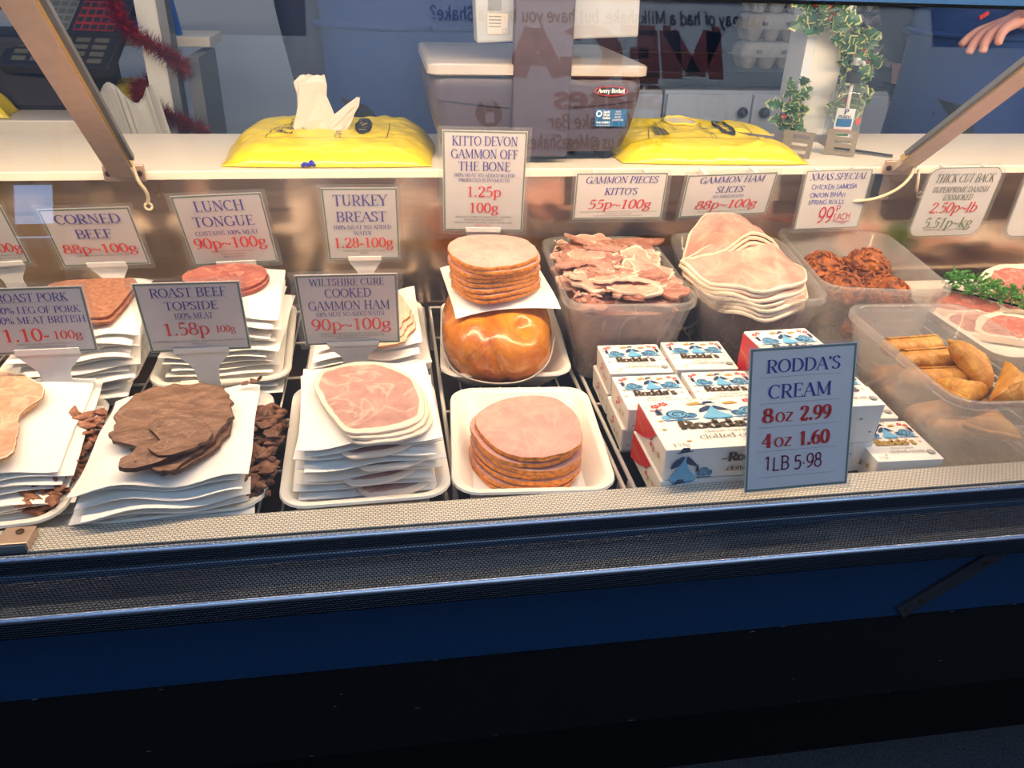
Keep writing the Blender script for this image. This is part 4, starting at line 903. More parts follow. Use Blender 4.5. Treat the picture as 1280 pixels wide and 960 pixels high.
# ------------------------------------------------------------------ price cards
def card_rot(yaw, tilt, roll): return (Matrix.Rotation(yaw, 3, 'Z') @ Matrix.Rotation(tilt, 3, 'X') @ Matrix.Rotation(roll, 3, 'Y')).to_euler()
def price_card(label, loc, w, h, rot, lines, stand=None, clip=None, corner=0.0, film=.006, bord=.0022, tall=False, name='price_card', film_side=None):
    t = thing(name, label, 'price card', loc, card_rot(*rot), None)
    fn0 = lambda off: (lambda u, v: (u, -off, v))
    def outline(e):
        W_, H_ = w + 2 * e, h + 2 * e
        return [(u, v + h / 2) for u, v in (rrect(W_, H_, corner + e, 6) if corner else [(W_ / 2, H_ / 2), (-W_ / 2, H_ / 2), (-W_ / 2, -H_ / 2), (W_ / 2, -H_ / 2)])]
    pf = lambda u, v, q: (u, q, v)
    mb = MB(); mb.prism(outline(0), pf, -.0004, .0004); mb.build('card', 'card', t)
    mb = MB(); a = [mb.vert((u, -.0007, v)) for u, v in outline(-bord * .35)]; b = [mb.vert((u, -.0007, v)) for u, v in outline(-bord * .35 - bord)]; n = len(a)
    for k in range(n): mb.face((a[k], a[(k + 1) % n], b[(k + 1) % n], b[k]))
    mb.build('border', 'border', t, fixn=False)
    mb = MB(); mb.prism(outline(film), pf, -.0011, -.0009); mb.build('laminate_sleeve', 'film', t)
    bymat = {}
    for ln in lines:
        txt, base, cap, wid, mat = ln[:5]; o = ln[5] if len(ln) > 5 else {}
        bymat.setdefault((mat, o.get('small', False)), MB())
        draw_text(bymat[(mat, o.get('small', False))], txt, fn0(.0014), o.get('x', 0) * w, h * (1 - base), cap * h, wid * w if wid else None, o.get('st', SERIF), 'c', o.get('shear', 0), 0, o.get('jit', 0))
        if o.get('rule'):
            v = h * (1 - base) - .0012; bm_ = bymat.setdefault(('grey_ink', 'rule'), MB()); bm_.quad((-wid * w * .5, -.0014, v), (wid * w * .5, -.0014, v), (wid * w * .5, -.0014, v - .0003), (-wid * w * .5, -.0014, v - .0003))
    for (mat, small), mb in bymat.items():
        nm = 'small_print' if small is True else 'ruled_lines' if small == 'rule' else {'blue_ink': 'lettering', 'red_ink': 'price', 'pen_red': 'handwritten_price', 'pen_blue': 'handwriting', 'pen_maroon': 'handwriting', 'green_ink': 'metric_price', 'grey_ink': 'lettering'}.get(mat, 'lettering')
        mb.build(nm, mat, t, fixn=False)
    if stand:
        L, tw, nw, bw = stand; ol = []
        prof = [(.006, tw), (-.002, tw), (-.008, tw * .93), (-.016, tw * .72), (-.026, tw * .5), (-L * .45, nw * 1.05), (-L * .58, nw), (-L * .72, nw * 1.15), (-L * .88, bw * .7), (-L, bw)]
        sm = [prof[0], prof[1]] + catmull([(v, q) for v, q in prof[2:]], 4)
        ol = [(q, v) for v, q in sm] + [(-q, v) for v, q in reversed(sm)]
        mb = MB(); mb.prism(ol, pf, .0006, .0022); sd = mb.build('holder', 'holder', t)
        mb = MB(); mb.box((0, -.0022, .0028), (2 * tw, .0016, .0066)); mb.box((0, -.0008, -.0006), (2 * tw, .004, .001)); mb.build('holder_lip', 'holder', sd)
        mb = MB(); mb.box((0, .012, -L + .001), (2 * bw, .03, .002)); mb.build('holder_foot', 'holder', sd)
    if clip:
        mb = MB()
        for q in (-w * .28, w * .28): mb.box((q, clip / 2 + .0004, h - .006), (.008, clip, .008))
        mb.build('shelf_clip', 'holder', t)
    return t
B, RD, GY = 'blue_ink', 'red_ink', 'grey_ink'
S = lambda t, b, w=.7, cap=.022, x=0: (t, b, cap, w, GY, dict(small=True, x=x))
IT = .16
price_card('white card cut off by the left edge of the photo, ending in 00g', (-.5207, 1.080, .1134), .0701, .0890, (-.014, .263, -.063),
           [('00g', .77, .15, .42, RD, dict(x=.27)), S('INGREDIENTS, SALT', .84, .6, x=.15), S('WATER', .89, .4, x=.2)], (.085, .026, .012, .024))
price_card('CORNED BEEF card standing behind the corned beef', (-.3900, 1.080, .1095), .1164, .0897, (-.078, .258, -.044),
           [('CORNED', .25, .15, .72, B, dict(rule=True)), ('BEEF', .50, .145, .41, B, dict(rule=True)), ('88p~100g', .765, .155, .84, RD), S('CORNED BEEF AND CEREAL PRESERVATIVE E250', .82, .6)], (.085, .026, .012, .024))
price_card('LUNCH TONGUE card standing behind the tongue slices', (-.2277, 1.122, .0922), .1200, .1182, (-.028, .316, -.050),
           [('LUNCH', .215, .135, .56, B, dict(rule=True)), ('TONGUE', .43, .135, .69, B), ('CONTAINS 100% MEAT', .555, .06, .72, B), ('90p~100g', .745, .15, .84, RD), S('INGREDIENTS, OX TONGUE, SALT', .81, .5), S('SODIUM NITRITE', .85, .3), S('MAY CONTAIN', .89, .25)], (.09, .028, .012, .024))
price_card('TURKEY BREAST card standing behind the turkey', (-.0430, 1.115, .0973), .1043, .1195, (-.014, .278, .001),
           [('TURKEY', .23, .14, .72, B), ('BREAST', .45, .135, .68, B), ('100% MEAT NO ADDED', .555, .055, .79, B), ('WATER', .64, .055, .24, B), ('1.28-100g', .82, .14, .82, RD), S('INGREDIENTS, TURKEY, SALT, WATER', .88, .58), S('TURKEY', .915, .12)], (.095, .024, .011, .022))
price_card('tall GAMMON OFF THE BONE card above the ham slices on the joint', (.1337, 1.118, .1363), .1173, .1545, (-.092, .205, .003),
           [('KITTO DEVON', .135, .085, .78, B), ('GAMMON OFF', .257, .085, .80, B), ('THE BONE', .375, .085, .63, B), ('100% MEAT NO ADDED WATER', .437, .034, .74, B), ('PRODUCED IN PLYMOUTH', .487, .034, .62, B), ('1.25p', .635, .10, .43, RD), ('100g', .80, .10, .37, RD), S('INGREDIENTS, PORK LEG, SMOKED, SALT, DEXTROSE', .855, .7, .016), S('ANTIOXIDANT E301, PRESERVATIVE', .885, .5, .016), S('HONEY, SUGAR, GELATINE, MILK, CRUMB, E250', .915, .72, .016), ('MADE IN THE UK', .945, .016, .22, RD, dict(small=True))], (.135, .026, .012, .022))
price_card('GAMMON PIECES card hanging on the shelf edge above the first tub', (.3552, 1.170, .1348), .1446, .0766, (-.039, .127, -.009),
           [("GAMMON PIECES", .215, .14, .79, B, dict(shear=IT)), ("KITTO'S", .46, .14, .36, B, dict(shear=IT)), ('55p~100g', .76, .19, .70, RD, dict(shear=IT)), S('INGREDIENTS, PORK LEG, DEXTROSE, ANTIOXIDANT, SALT, PRESERVATIVE', .84, .86), S('HONEY, SUGAR', .885, .3), S('MADE WITH NO ADDED WATER PER PRODUCT', .93, .55)], None, .022)
price_card('GAMMON HAM SLICES card hanging above the second tub', (.5317, 1.170, .1373), .1533, .0741, (.073, .210, -.010),
           [('GAMMON HAM', .20, .14, .72, B, dict(shear=IT)), ('SLICES', .43, .14, .31, B, dict(shear=IT)), ('NO ADDED WATER', .55, .06, .35, B, dict(shear=IT)), ('88p~100g', .80, .19, .70, RD, dict(shear=IT)), S('INGREDIENTS, PORK LEG, SALT, DEXTROSE', .88, .6)], None, .026)
DB = 'pen_blue'
xm = price_card('part-handwritten XMAS SPECIAL card hanging over the onion bhajis', (.7187, 1.170, .1125), .1128, .0996, (-.017, .066, -.023),
           [('XMAS SPECIAL', .155, .105, .87, B, dict(shear=IT)), ('CHICKEN SAMOSA', .31, .075, .70, DB, dict(st=HAND, jit=.09, x=-.03)), ('ONION BHAJI', .445, .075, .55, DB, dict(st=HAND, jit=.09, x=-.10)), ('SPRING ROLLS', .565, .07, .55, DB, dict(st=HAND, jit=.09, x=-.10)),
            ('99', .885, .26, .24, 'pen_red', dict(st=MONO, shear=.1, x=-.07)), ('P', .70, .10, .07, 'pen_red', dict(st=MONO, x=.11)), ('EACH', .845, .105, .27, 'pen_red', dict(st=HAND, x=.20, jit=.06))], None, .018, bord=.0012)
mb = MB()
for q, (a, b) in enumerate(((.06, .34), (.16, .30), (.21, .27))): z = .0996 * (1 - .88 - .022 * q); mb.quad((a * .1128, -.0014, z), (b * .1128, -.0014, z + .001), (b * .1128, -.0014, z + .0017), (a * .1128, -.0014, z + .0007))
mb.build('underlining', 'pen_red', xm, fixn=False)
price_card('round-cornered THICK CUT BACK card hanging above the raw gammon', (.9370, 1.168, .0958), .1296, .1228, (-.018, .133, -.014),
           [('THICK CUT BACK', .205, .115, .81, GY, dict(shear=IT)), ('SUPERPRIME DANISH', .345, .075, .77, GY, dict(shear=IT)), ('UNSMOKED', .46, .08, .41, GY, dict(shear=IT)), ('2.50p~lb', .64, .145, .66, RD, dict(shear=IT)), ('5.51p~kg', .865, .145, .69, 'green_ink', dict(shear=IT)), S('INGREDIENTS, PORK, WATER, SALT, PRESERVATIVE', .905, .62)], None, .016, corner=.018, bord=.0010)
price_card('blank round-cornered card cut off by the right edge of the photo', (1.1245, 1.168, .0922), .1331, .1196, (-.034, .064, -.019), [], None, .018, corner=.018, bord=.0010)
price_card('ROAST PORK card at the front left', (-.3971, .862, .0845), .1073, .0810, (.026, .02, .005),
           [('ROAST PORK', .20, .115, .68, B, dict(rule=True)), ('100% LEG OF PORK', .375, .095, .86, B), ('100% MEAT BRITISH', .53, .1, .92, B), ('1.10-', .80, .19, .46, RD, dict(x=-.16)), ('100g', .78, .12, .29, RD, dict(x=.24)), S('PORK LEG, BETRO, GELATIN, E120, E250', .86, .55), S('FLAVOUR ENHANCER E621', .90, .4)], (.088, .034, .016, .026))
price_card('ROAST BEEF TOPSIDE card between the roast beef and the tongue', (-.2310, .868, .0770), .1130, .0970, (.028, .216, .011),
           [('ROAST BEEF', .19, .12, .72, B, dict(rule=True)), ('TOPSIDE', .37, .11, .51, B, dict(rule=True)), ('100% MEAT', .50, .08, .38, B, dict(rule=True)), ('1.58p', .745, .18, .45, RD, dict(x=-.10)), ('100g', .72, .1, .2, RD, dict(x=.28)), S('INGREDIENTS, BEEF, SALT, DEXTROSE, MADE WITH 110g per 100g FINISHED', .85, .9), S('PRODUCT', .89, .14)], (.092, .031, .0125, .026))
price_card('WILTSHIRE CURE card standing behind the rosy Wiltshire ham', (-.0540, .872, .0765), .1138, .1088, (-.008, .317, 0),
           [('WILTSHIRE CURE', .135, .085, .73, B, dict(rule=True)), ('COOKED', .30, .115, .46, B, dict(rule=True)), ('GAMMON HAM', .475, .12, .82, B, dict(rule=True)), ('100% MEAT NO ADDED WATER', .57, .06, .70, B), ('90p~100g', .775, .165, .82, RD), S('INGREDIENTS, PORK LEG, DEXTROSE, ANTIOXIDANT, SALT', .84, .68), S('ANTIOXIDANT E301, PRESERVATIVE E250, MADE WITH 110g', .875, .66), S('PER 100g FINISHED PRODUCT', .91, .34)], (.090, .031, .015, .024))
rc = price_card('tall cream price card stuck on the outside of the front glass', (.3995, .5950, .0262), .1130, .1500, (0, -.2705, -.022), [], name='cream_price_card', bord=.0022, film=.004)
mb, m2, m3, m4 = MB(), MB(), MB(), MB(); w, h = .1130, .1500; fn = lambda u, v: (u, -.0014, v)
draw_text(mb, "RODDA'S", fn, 0, h * .832, h * .085, w * .70); draw_text(mb, 'CREAM', fn, -.002, h * .655, h * .092, w * .60); mb.build('lettering', 'blue_ink', rc, fixn=False)
for t1, t2, base in (('8', ' 2.99', .49), ('4', ' 1.60', .315)):
    draw_text(m2, t1, fn, -w * .31, h * base, h * .095, w * .10, BOLD); draw_text(m2, 'oz', fn, -w * .155, h * base, h * .095, w * .17); draw_text(m2, t2.strip(), fn, w * .14, h * base, h * .095, w * .30, BOLD)
m2.build('price', 'red_ink', rc, fixn=False)
draw_text(m3, '1LB 5\u00b798', fn, -w * .05, h * .145, h * .095, w * .56, HAND, jitter=.05); m3.build('handwriting', 'pen_maroon', rc, fixn=False)
for q in (.80, .62, .455, .285, .10): m4.quad((-w * .40, -.0013, h * q), (w * .36, -.0013, h * q), (w * .36, -.0013, h * q + .00025), (-w * .40, -.0013, h * q + .00025))
m4.build('ruled_lines', 'grey_ink', rc, fixn=False)

# ------------------------------------------------------------------ clotted cream boxes
def poly(mb, pts, fn, mi): mb.face([mb.vert(fn(u, v)) for u, v in pts], mi)
def disc(mb, cx, cy, r, fn, mi, n=16, ry=None): poly(mb, [(cx + r * cos(2 * pi * k / n), cy + (ry or r) * sin(2 * pi * k / n)) for k in range(n)], fn, mi)
def ringp(mb, cx, cy, r0, r1, fn, mi, n=16, a0=0, a1=360):
    for k in range(n):
        a, b = radians(a0 + (a1 - a0) * k / n), radians(a0 + (a1 - a0) * (k + 1) / n)
        poly(mb, [(cx + r0 * cos(a), cy + r0 * sin(a)), (cx + r1 * cos(a), cy + r1 * sin(a)), (cx + r1 * cos(b), cy + r1 * sin(b)), (cx + r0 * cos(b), cy + r0 * sin(b))], fn, mi)
PM = ['p_sky', 'p_navy', 'p_mid', 'p_red', 'p_brown', 'p_grey', 'box_gold', 'box_white']
def maiden(mb, fn, cx, cy, s):
    f = lambda o: (lambda u, v: fn(cx + u * s, cy + v * s, o))
    poly(mb, catmull([(-.10, .30), (.08, .30), (.16, -.05), (.42, -.40), (.2, -.50), (-.1, -.5), (-.36, -.42), (-.16, -.05)], 3, True), f(1), 0)
    poly(mb, [(-.34, -.46), (.44, -.46), (.30, -.56), (-.24, -.56)], f(0), 2)
    poly(mb, catmull([(-.06, .36), (-.30, .18), (-.36, -.04), (-.18, .02), (-.08, .12), (.0, .30)], 3, True), f(2), 1)
    poly(mb, catmull([(.08, .36), (.26, .22), (.42, .02), (.22, .06), (.08, .14)], 3, True), f(2), 1)
    disc(mb, .0, .45, .09, f(2), 7, 10); poly(mb, [(-.17, .50), (.14, .53), (.10, .66), (-.10, .66)], f(3), 1); poly(mb, [(-.24, .47), (.22, .52), (.22, .55), (-.24, .51)], f(3), 1)
    poly(mb, [(.42, .06), (.45, .06), (.54, -.36), (.51, -.36)], f(1), 1)
def swirl(mb, fn, cx, cy, s, sg=1):
    f = lambda o: (lambda u, v: fn(cx + u * s * sg, cy + v * s, o))
    disc(mb, 0, 0, .34, f(1), 0, 18); ringp(mb, 0, 0, .26, .31, f(2), 1, 14, 20, 330); ringp(mb, .02, 0, .13, .18, f(2), 1, 12, -40, 280); disc(mb, .0, .02, .05, f(2), 2, 8)
    disc(mb, .36, -.10, .22, f(0), 2, 14); ringp(mb, .36, -.10, .10, .14, f(1), 1, 10, 0, 280); disc(mb, -.34, -.18, .16, f(0), 0, 12)
    poly(mb, [(-.52, -.38), (.62, -.38), (.46, -.48), (-.38, -.48)], f(0), 2)
    for q in (0, .14, .28): poly(mb, [(-.62, .02 + q), (-.38, .02 + q), (-.50, .24 + q)], f(1), 1)
def flower(mb, fn, cx, cy, s):
    f = lambda u, v: fn(cx + u * s, cy + v * s, 1); ringp(mb, 0, 0, .5, .95, f, 3, 10); disc(mb, 0, 0, .22, f, 3, 8)
    for k in range(5): a = 2 * pi * k / 5; disc(mb, 1.0 * cos(a), 1.0 * sin(a), .26, f, 3, 7)
def flake(mb, fn, cx, cy, s, mi=6):
    for k in range(3):
        a = pi * k / 3; c, d = cos(a) * s, sin(a) * s; e, g = -sin(a) * s * .14, cos(a) * s * .14
        poly(mb, [(cx - c - e, cy - d - g), (cx + c - e, cy + d - g), (cx + c + e, cy + d + g), (cx - c + e, cy - d + g)], lambda u, v: fn(u, v, 0), mi)
BRAND = dict(thick=.27, thin=.12, serif=True)
FINE = dict(thick=.11, thin=.05, serif=True)
def cream_box(loc, w, d, h, yaw, label, group=None, gold=False, big=False, sidep=False, lid=True):
    t = thing('clotted_cream_box', label, 'cream box', loc, (0, 0, radians(yaw)), group)
    mb = MB(); s = .0025
    mb.loft([[(u, v, 0) for u, v in rrect(w - .003, d - .003, .002, 2)], [(u, v, h) for u, v in rrect(w, d, .002, 2)]]); mb.build('carton', 'box_white', t, bevel=.0006)
    e = .0003
    # left side: red scooped flap with a gold line on the larger boxes, small flowers on the others
    mb = MB(); X = lambda k=0: -w / 2 - .0009 - k * e
    arc = catmull([(-.20 * d, .98), (-.02 * d, .62), (.16 * d, .34), (.34 * d, .16), (.48 * d, .03)], 5)
    if h > .0345: mb.face([mb.vert((X(), v, z * h)) for v, z in ([(.48 * d, .98)] + [(a, b) for a, b in arc])], 0)
    ar2 = [(v, z) for v, z in arc if -.4 * d < v < .2 * d]
    for (v0, z0), (v1, z1) in zip([(.16 * d, .45), (.30 * d, .52)], [(.30 * d, .52), (.44 * d, .58)]) if h > .0345 else ():
        mb.face([mb.vert((X(1), v0, z0 * h)), mb.vert((X(1), v1, z1 * h)), mb.vert((X(1), v1, z1 * h + .0022)), mb.vert((X(1), v0, z0 * h + .0022))], 1)
    flake(mb, lambda u, v, o: (X(1), u, v), -.16 * d, h * .45, h * .12, 1); flake(mb, lambda u, v, o: (X(1), u, v), -.32 * d, h * .55, h * .12, 1)
    ringp(mb, -.02 * d, h * .72, h * .08, h * .15, lambda u, v: (X(1), u, v), 0, 10); disc(mb, .06 * d if h < .0345 else -.08 * d, h * .5, h * .08, lambda u, v: (X(1), u, v), 0, 8)
    mb.build('red_side_flap' if h > .0345 else 'side_flowers', ['box_red', 'box_gold', 'box_white'], t, fixn=False)
    # top print
    mb = MB(); T = lambda u, v, o=0: (u * w, v * d, h + .0006 + o * e)
    maiden(mb, T, .02, .21, .30); swirl(mb, T, -.27, .17, .26); swirl(mb, T, .30, .18, .26, -1)
    for (a, b, c) in ((-.40, .36, .034), (-.33, .40, .034), (.34, .40, .034), (.42, .36, .034), (-.44, .27, .016), (.45, .27, .016), (-.37, .29, .014), (.40, .29, .014)): flower(mb, T, a, b, c)
    for (a, b) in ((-.42, .05), (.43, .06), (-.43, -.12), (.40, -.06), (-.30, -.36)): flake(mb, T, a, b, .026)
    poly(mb, [(-.16, .38), (-.06, .42), (-.03, .37), (-.12, .35)], lambda u, v: T(u, v, 1), 6); poly(mb, [(.13, .38), (.22, .40), (.26, .35), (.15, .34)], lambda u, v: T(u, v, 1), 6)
    draw_text(mb, "Rodda's", lambda u, v: T(u / w, v / d, 2), 0, -.13 * d, .145 * d, .62 * w, BRAND, mi=6 if gold else 4)
    draw_text(mb, 'classic cornish', lambda u, v: T(u / w, v / d, 2), .03 * w, -.225 * d, .05 * d, .36 * w, FINE, mi=5)
    draw_text(mb, 'clotted cream', lambda u, v: T(u / w, v / d, 2), .06 * w, -.335 * d, .085 * d, .54 * w, FINE, mi=5)
    draw_text(mb, 'SINCE 1890', lambda u, v: T(u / w, v / d, 2), 0, .44 * d, .03 * d, .26 * w, FINE, mi=5)
    draw_text(mb, '453g' if big else '113g', lambda u, v: T(u / w, v / d, 2), -.38 * w, -.45 * d, .05 * d, .13 * w, FINE, mi=5)
    disc(mb, .40, -.33, .058, lambda u, v: T(u, v, 2), 5, 18); ringp(mb, .40, -.33, .040, .046, lambda u, v: T(u, v, 3), 7, 16)
    for q in (-.016, 0, .016): poly(mb, [(.375, -.333 + q), (.425, -.333 + q), (.425, -.326 + q), (.375, -.326 + q)], lambda u, v: T(u, v, 3), 7)
    mb.build('top_print', PM, t, fixn=False)
    # front print
    mb = MB(); F = lambda u, v, o=0: (u * w, -d / 2 - .0006 - o * e, v * h)
    if big: maiden(mb, lambda u, v, o: F(u * h / w, v, o), -.36 * w / h, .44, .95); swirl(mb, lambda u, v, o: F(u * h / w, v, o), -.36 * w / h + .62, .25, .42)
    for q in range(0 if big else 5): flake(mb, F, -.40 + .19 * q, .3 + .36 * (q % 2), .03, 1)
    if big: draw_text(mb, "Rodda's", lambda u, v: F(u / w, v / h, 2), .14 * w, .56 * h, .26 * h, .36 * w, BRAND, mi=4)
    if big: draw_text(mb, 'clotted cream', lambda u, v: F(u / w, v / h, 2), .14 * w, .24 * h, .15 * h, .34 * w, dict(thick=.18, thin=.08, serif=True), mi=4)
    flake(mb, F, -.06, .62, .03, 1); flower(mb, F, -.03, .26, .018)
    mb.build('front_print', PM, t, fixn=False)
    if sidep:
        mb = MB(); Lf = lambda u, v, o=0: (-w / 2 - .0012 - o * e, u * d, v * h)
        poly(mb, [(-.46, .05), (-.10, .05), (-.20, .5), (-.46, .9)], lambda u, v: Lf(u, v, 0), 0); poly(mb, [(-.40, .1), (-.22, .1), (-.28, .5)], lambda u, v: Lf(u, v, 1), 1); disc(mb, -.34, .62, .06, lambda u, v: Lf(u, v, 1), 7, 12, .14)
        mb.build('side_print', PM, t, fixn=False)
    # right side pattern
    mb = MB(); Rf = lambda u, v, o=0: (w / 2 + .0008 + o * e, u * d, v * h)
    for q in range(7): poly(mb, [(-.45 + q * .13, .12 + .06 * (q % 2)), (-.36 + q * .13, .2), (-.40 + q * .13, .62), (-.47 + q * .13, .4)], lambda u, v: Rf(u, v, q % 2), (1, 2, 0)[q % 3])
    mb.build('side_print', PM, t, fixn=False)
    return t
GS = 'small cream boxes'
bh = .031; Z0 = ZR + .0015
cream_box((.302, .868, Z0), .082, .080, bh, -1, 'lower small cream box in the back left pair', GS)
cream_box((.303, .862, Z0 + bh + .001), .082, .080, bh, -2, 'upper small cream box in the back left pair, beside the ham tub', GS)
cream_box((.390, .868, Z0), .082, .080, bh, -2, 'lower small cream box in the back right pair', GS)
cream_box((.391, .864, Z0 + bh + .001), .082, .080, bh, -3, 'upper small cream box in the back right pair', GS)
cream_box((.300, .782, Z0), .084, .080, bh, -2, 'lower small cream box directly behind the big boxes on the left', GS)
cream_box((.3015, .775, Z0 + bh + .001), .084, .080, bh, -1, 'upper small cream box directly behind the big boxes on the left', GS)
cream_box((.390, .782, Z0), .084, .080, bh, -1, 'lower small cream box behind the big boxes, left of the red-sided box', GS)
cream_box((.3915, .777, Z0 + bh + .001), .084, .080, bh, -2, 'upper small cream box behind the big boxes, left of the red-sided box', GS)
cream_box((.342, .682, Z0 - .0), .150, .100, .036, 0, 'lower of the two big cream boxes at the front by the glass', 'big cream boxes', big=True)
cream_box((.343, .6815, Z0 + .037), .150, .100, .039, 0, 'upper big cream box at the front by the glass', 'big cream boxes', big=True)
cream_box((.484, .805, Z0), .086, .090, .044, -2, 'lower cream box of the tall stack right of the small pairs', 'medium cream boxes')
cream_box((.484, .803, Z0 + .045), .086, .092, .058, 2, 'red and blue sided cream box topping the tall stack', 'medium cream boxes', sidep=True)
cream_box((.496, .715, Z0), .080, .082, .040, 0, 'lower cream box hidden behind the cream price card', 'medium cream boxes')
cream_box((.496, .714, Z0 + .041), .080, .082, .050, 0, 'red-sided cream box just left of the tall cream price card', 'medium cream boxes')
cream_box((.474, .6665, Z0), .082, .010, .03, 0, 'flat cream box end behind the foot of the price card', 'medium cream boxes') if False else None
cream_box((.566, .684, Z0), .080, .082, .034, -2, 'gold-lettered cream box at the front right by the spring rolls', GS, gold=True)
cream_box((.566, .770, Z0), .078, .080, .036, -4, 'gold-lettered cream box second from the front, beside the spring roll tub', GS, gold=True)

# ------------------------------------------------------------------ on the service shelf
ZS = .212
def bag_pack(x, y, w, d, h, yaw, label, seed, opened):
    t = thing('bag_packet', label, 'packet of bags', (x, y, ZS), (0, 0, radians(yaw)), 'yellow packets of counter bags')
    def hh(u, v): return h * (1 - abs(u) ** 7) * (1 - abs(v) ** 7) ** .7 * (1 + .12 * noise.noise(Vector((u * 2.2, v * 2, seed))) + .22 * v) + (.0022 * noise.noise(Vector((u * 9, v * 7, seed))) + .0030 * abs(noise.noise(Vector((u * 5 + v * 3, v * 11, seed + 4))))) * (1 - abs(u) ** 8)
    def wid(u, v): return (u * w / 2 * (1 + .03 * sin(v * 3 + seed)), v * d / 2 * (1 - .06 * abs(u) ** 3))
    mb = MB(); N, K = 64, 44; top = []; bot = []
    for i in range(N + 1):
        u = -1 + 2 * i / N; rt = []; rb = []
        for j in range(K + 1):
            v = -1 + 2 * j / K; X_, Y_ = wid(u, v); rt.append(mb.vert((X_, Y_, max(.0032, hh(u, v))))); rb.append(mb.vert((X_, Y_, .0012)))
        top.append(rt); bot.append(rb)
    for i in range(N):
        for j in range(K): mb.face((top[i][j], top[i + 1][j], top[i + 1][j + 1], top[i][j + 1])); mb.face((bot[i][j], bot[i][j + 1], bot[i + 1][j + 1], bot[i + 1][j]))
    for i in range(N): mb.face((bot[i][0], bot[i + 1][0], top[i + 1][0], top[i][0])); mb.face((top[i][K], top[i + 1][K], bot[i + 1][K], bot[i][K]))
    for j in range(K): mb.face((top[0][j], top[0][j + 1], bot[0][j + 1], bot[0][j])); mb.face((bot[N][j], bot[N][j + 1], top[N][j + 1], top[N][j]))
    mb.build('polythene_wrap', 'yellow', t, True)
    on = lambda u, v, o=.0012: (lambda X_, Y_: (X_, Y_, max(.0032, hh(u, v)) + o))(*wid(u, v))
    mb = MB()
    def line(a, b, th=.004):
        n = 14; d_ = Vector((b[0] - a[0], b[1] - a[1])); nn = Vector((-d_.y * w / d, d_.x * d / w)).normalized() * th
        for k in range(n):
            p, q = [Vector(a) + d_ * s for s in (k / n, (k + 1) / n)]
            mb.face([mb.vert(on(*e)) for e in ((p.x - nn.x, p.y - nn.y), (q.x - nn.x, q.y - nn.y), (q.x + nn.x, q.y + nn.y), (p.x + nn.x, p.y + nn.y))])
    line((-.62, -.45), (.55, -.45)); line((.55, -.45), (.55, .30)); line((-.62, -.45), (-.52, .1)); line((-.52, .1), (-.30, .55))
    for q in range(9): x0 = -.52 + q * .017; mb.face([mb.vert(on(*e)) for e in ((x0, -.30), (x0 + .006 + .004 * (q % 3), -.30), (x0 + .006 + .004 * (q % 3), .06), (x0, .06))])
    def tline(txt, u, v, cap, wd, vert=True):
        draw_text(mb, txt, (lambda a, b: on(u - b, v + a, .0014)) if vert else (lambda a, b: on(u + a, v + b, .0014)), 0, 0, cap, wd, HAND)
    tline('COUNTER BAGS', .10, -.02, .055, .9); tline('BAGS', -.26, .05, .03, .3); tline('10 x 12', -.40, .30, .03, .3)
    mb.build('black_print', 'ink_black', t, fixn=False)
    mb = MB(); ou, ov = .30, .14; mb.face([mb.vert(on(ou + .085 * cos(a), ov + .42 * sin(a), .0016)) for a in [2 * pi * k / 28 for k in range(28)]])
    oval = mb.build('oval_badge', 'ink_black', t, fixn=False)
    mb = MB(); draw_text(mb, 'FINE', lambda a, b: on(ou - b + .03, ov + a, .0022), 0, 0, .07, .52, BOLD); mb.build('badge_lettering', 'yellow', oval, fixn=False)
    if opened:
        zt = hh(-.06, .1)
        def leafy(name, pts, wds, mat):
            mb = MB(); n = 12; loops = []
            for i, (p, wd) in enumerate(zip(pts, wds)):
                loops.append([(p[0] + wd * cos(2 * pi * k / n) * (1 + .15 * sin(k * 2.7 + i)), p[1] + wd * .22 * sin(2 * pi * k / n) * (1 + .2 * cos(k * 1.9 + i * 2)), p[2]) for k in range(n)])
            mb.loft([[(x + .003 * noise.noise(Vector((x * 90, z * 60, k))), y + .003 * noise.noise(Vector((z * 80, x * 70, k + 5))), z + .002 * sin(k * 2.1)) for k, (x, y, z) in enumerate(lp)] for lp in loops], cap0=False, cap1=False); return mb.build(name, mat, t, False, fixn=True)
        leafy('pulled_bag', [(-.030, .0, zt - .006), (-.028, .002, zt + .012), (-.026, .004, zt + .030), (-.028, .005, zt + .050), (-.027, .006, zt + .068), (-.024, .006, zt + .078)], [.036, .031, .024, .022, .023, .017], 'tissue')
        leafy('pulled_bag_corner', [(-.004, .0, zt - .004), (.008, .002, zt + .010), (.022, .003, zt + .022), (.034, .004, zt + .034), (.043, .004, zt + .046)], [.030, .020, .012, .009, .003], 'tissue')
    else:
        mb = MB(); mb.face([mb.vert(on(-.12 + .17 * cos(a), .42 + .24 * sin(a) * (1 if sin(a) > 0 else .7), .0016)) for a in [2 * pi * k / 24 for k in range(24)]]); mb.build('torn_opening', 'p_grey', t, fixn=False).data.materials[0] = M['tissue']
        mb = MB(); mb.tube([on(-.12 + .18 * cos(a), .42 + .25 * sin(a) * (1 if sin(a) > 0 else .7), .003) for a in [2 * pi * k / 24 for k in range(25)]], .0022, 6); mb.build('torn_rim', 'yellow', t, True)
    return t
bag_pack(-.088, 1.312, .318, .238, .034, -1.5, 'yellow packet with a white tissue bag pulled out of its top', 1, True)
bag_pack(.528, 1.312, .318, .232, .032, -3, 'yellow packet with a torn hole, right of the weighing scale', 2, False)
mb = MB(); mb.tube(catmull([(0, 0, .004), (.004, -.004, .008), (.009, 0, .005), (.013, .003, .009), (.017, -.002, .005)], 5), .003, 8)
tag(mb.build('twist_of_tape', 'pen_blue', None, True, (-.128, 1.193, ZS)), 'small scrap of bright blue tape in front of the left yellow packet', 'tape')

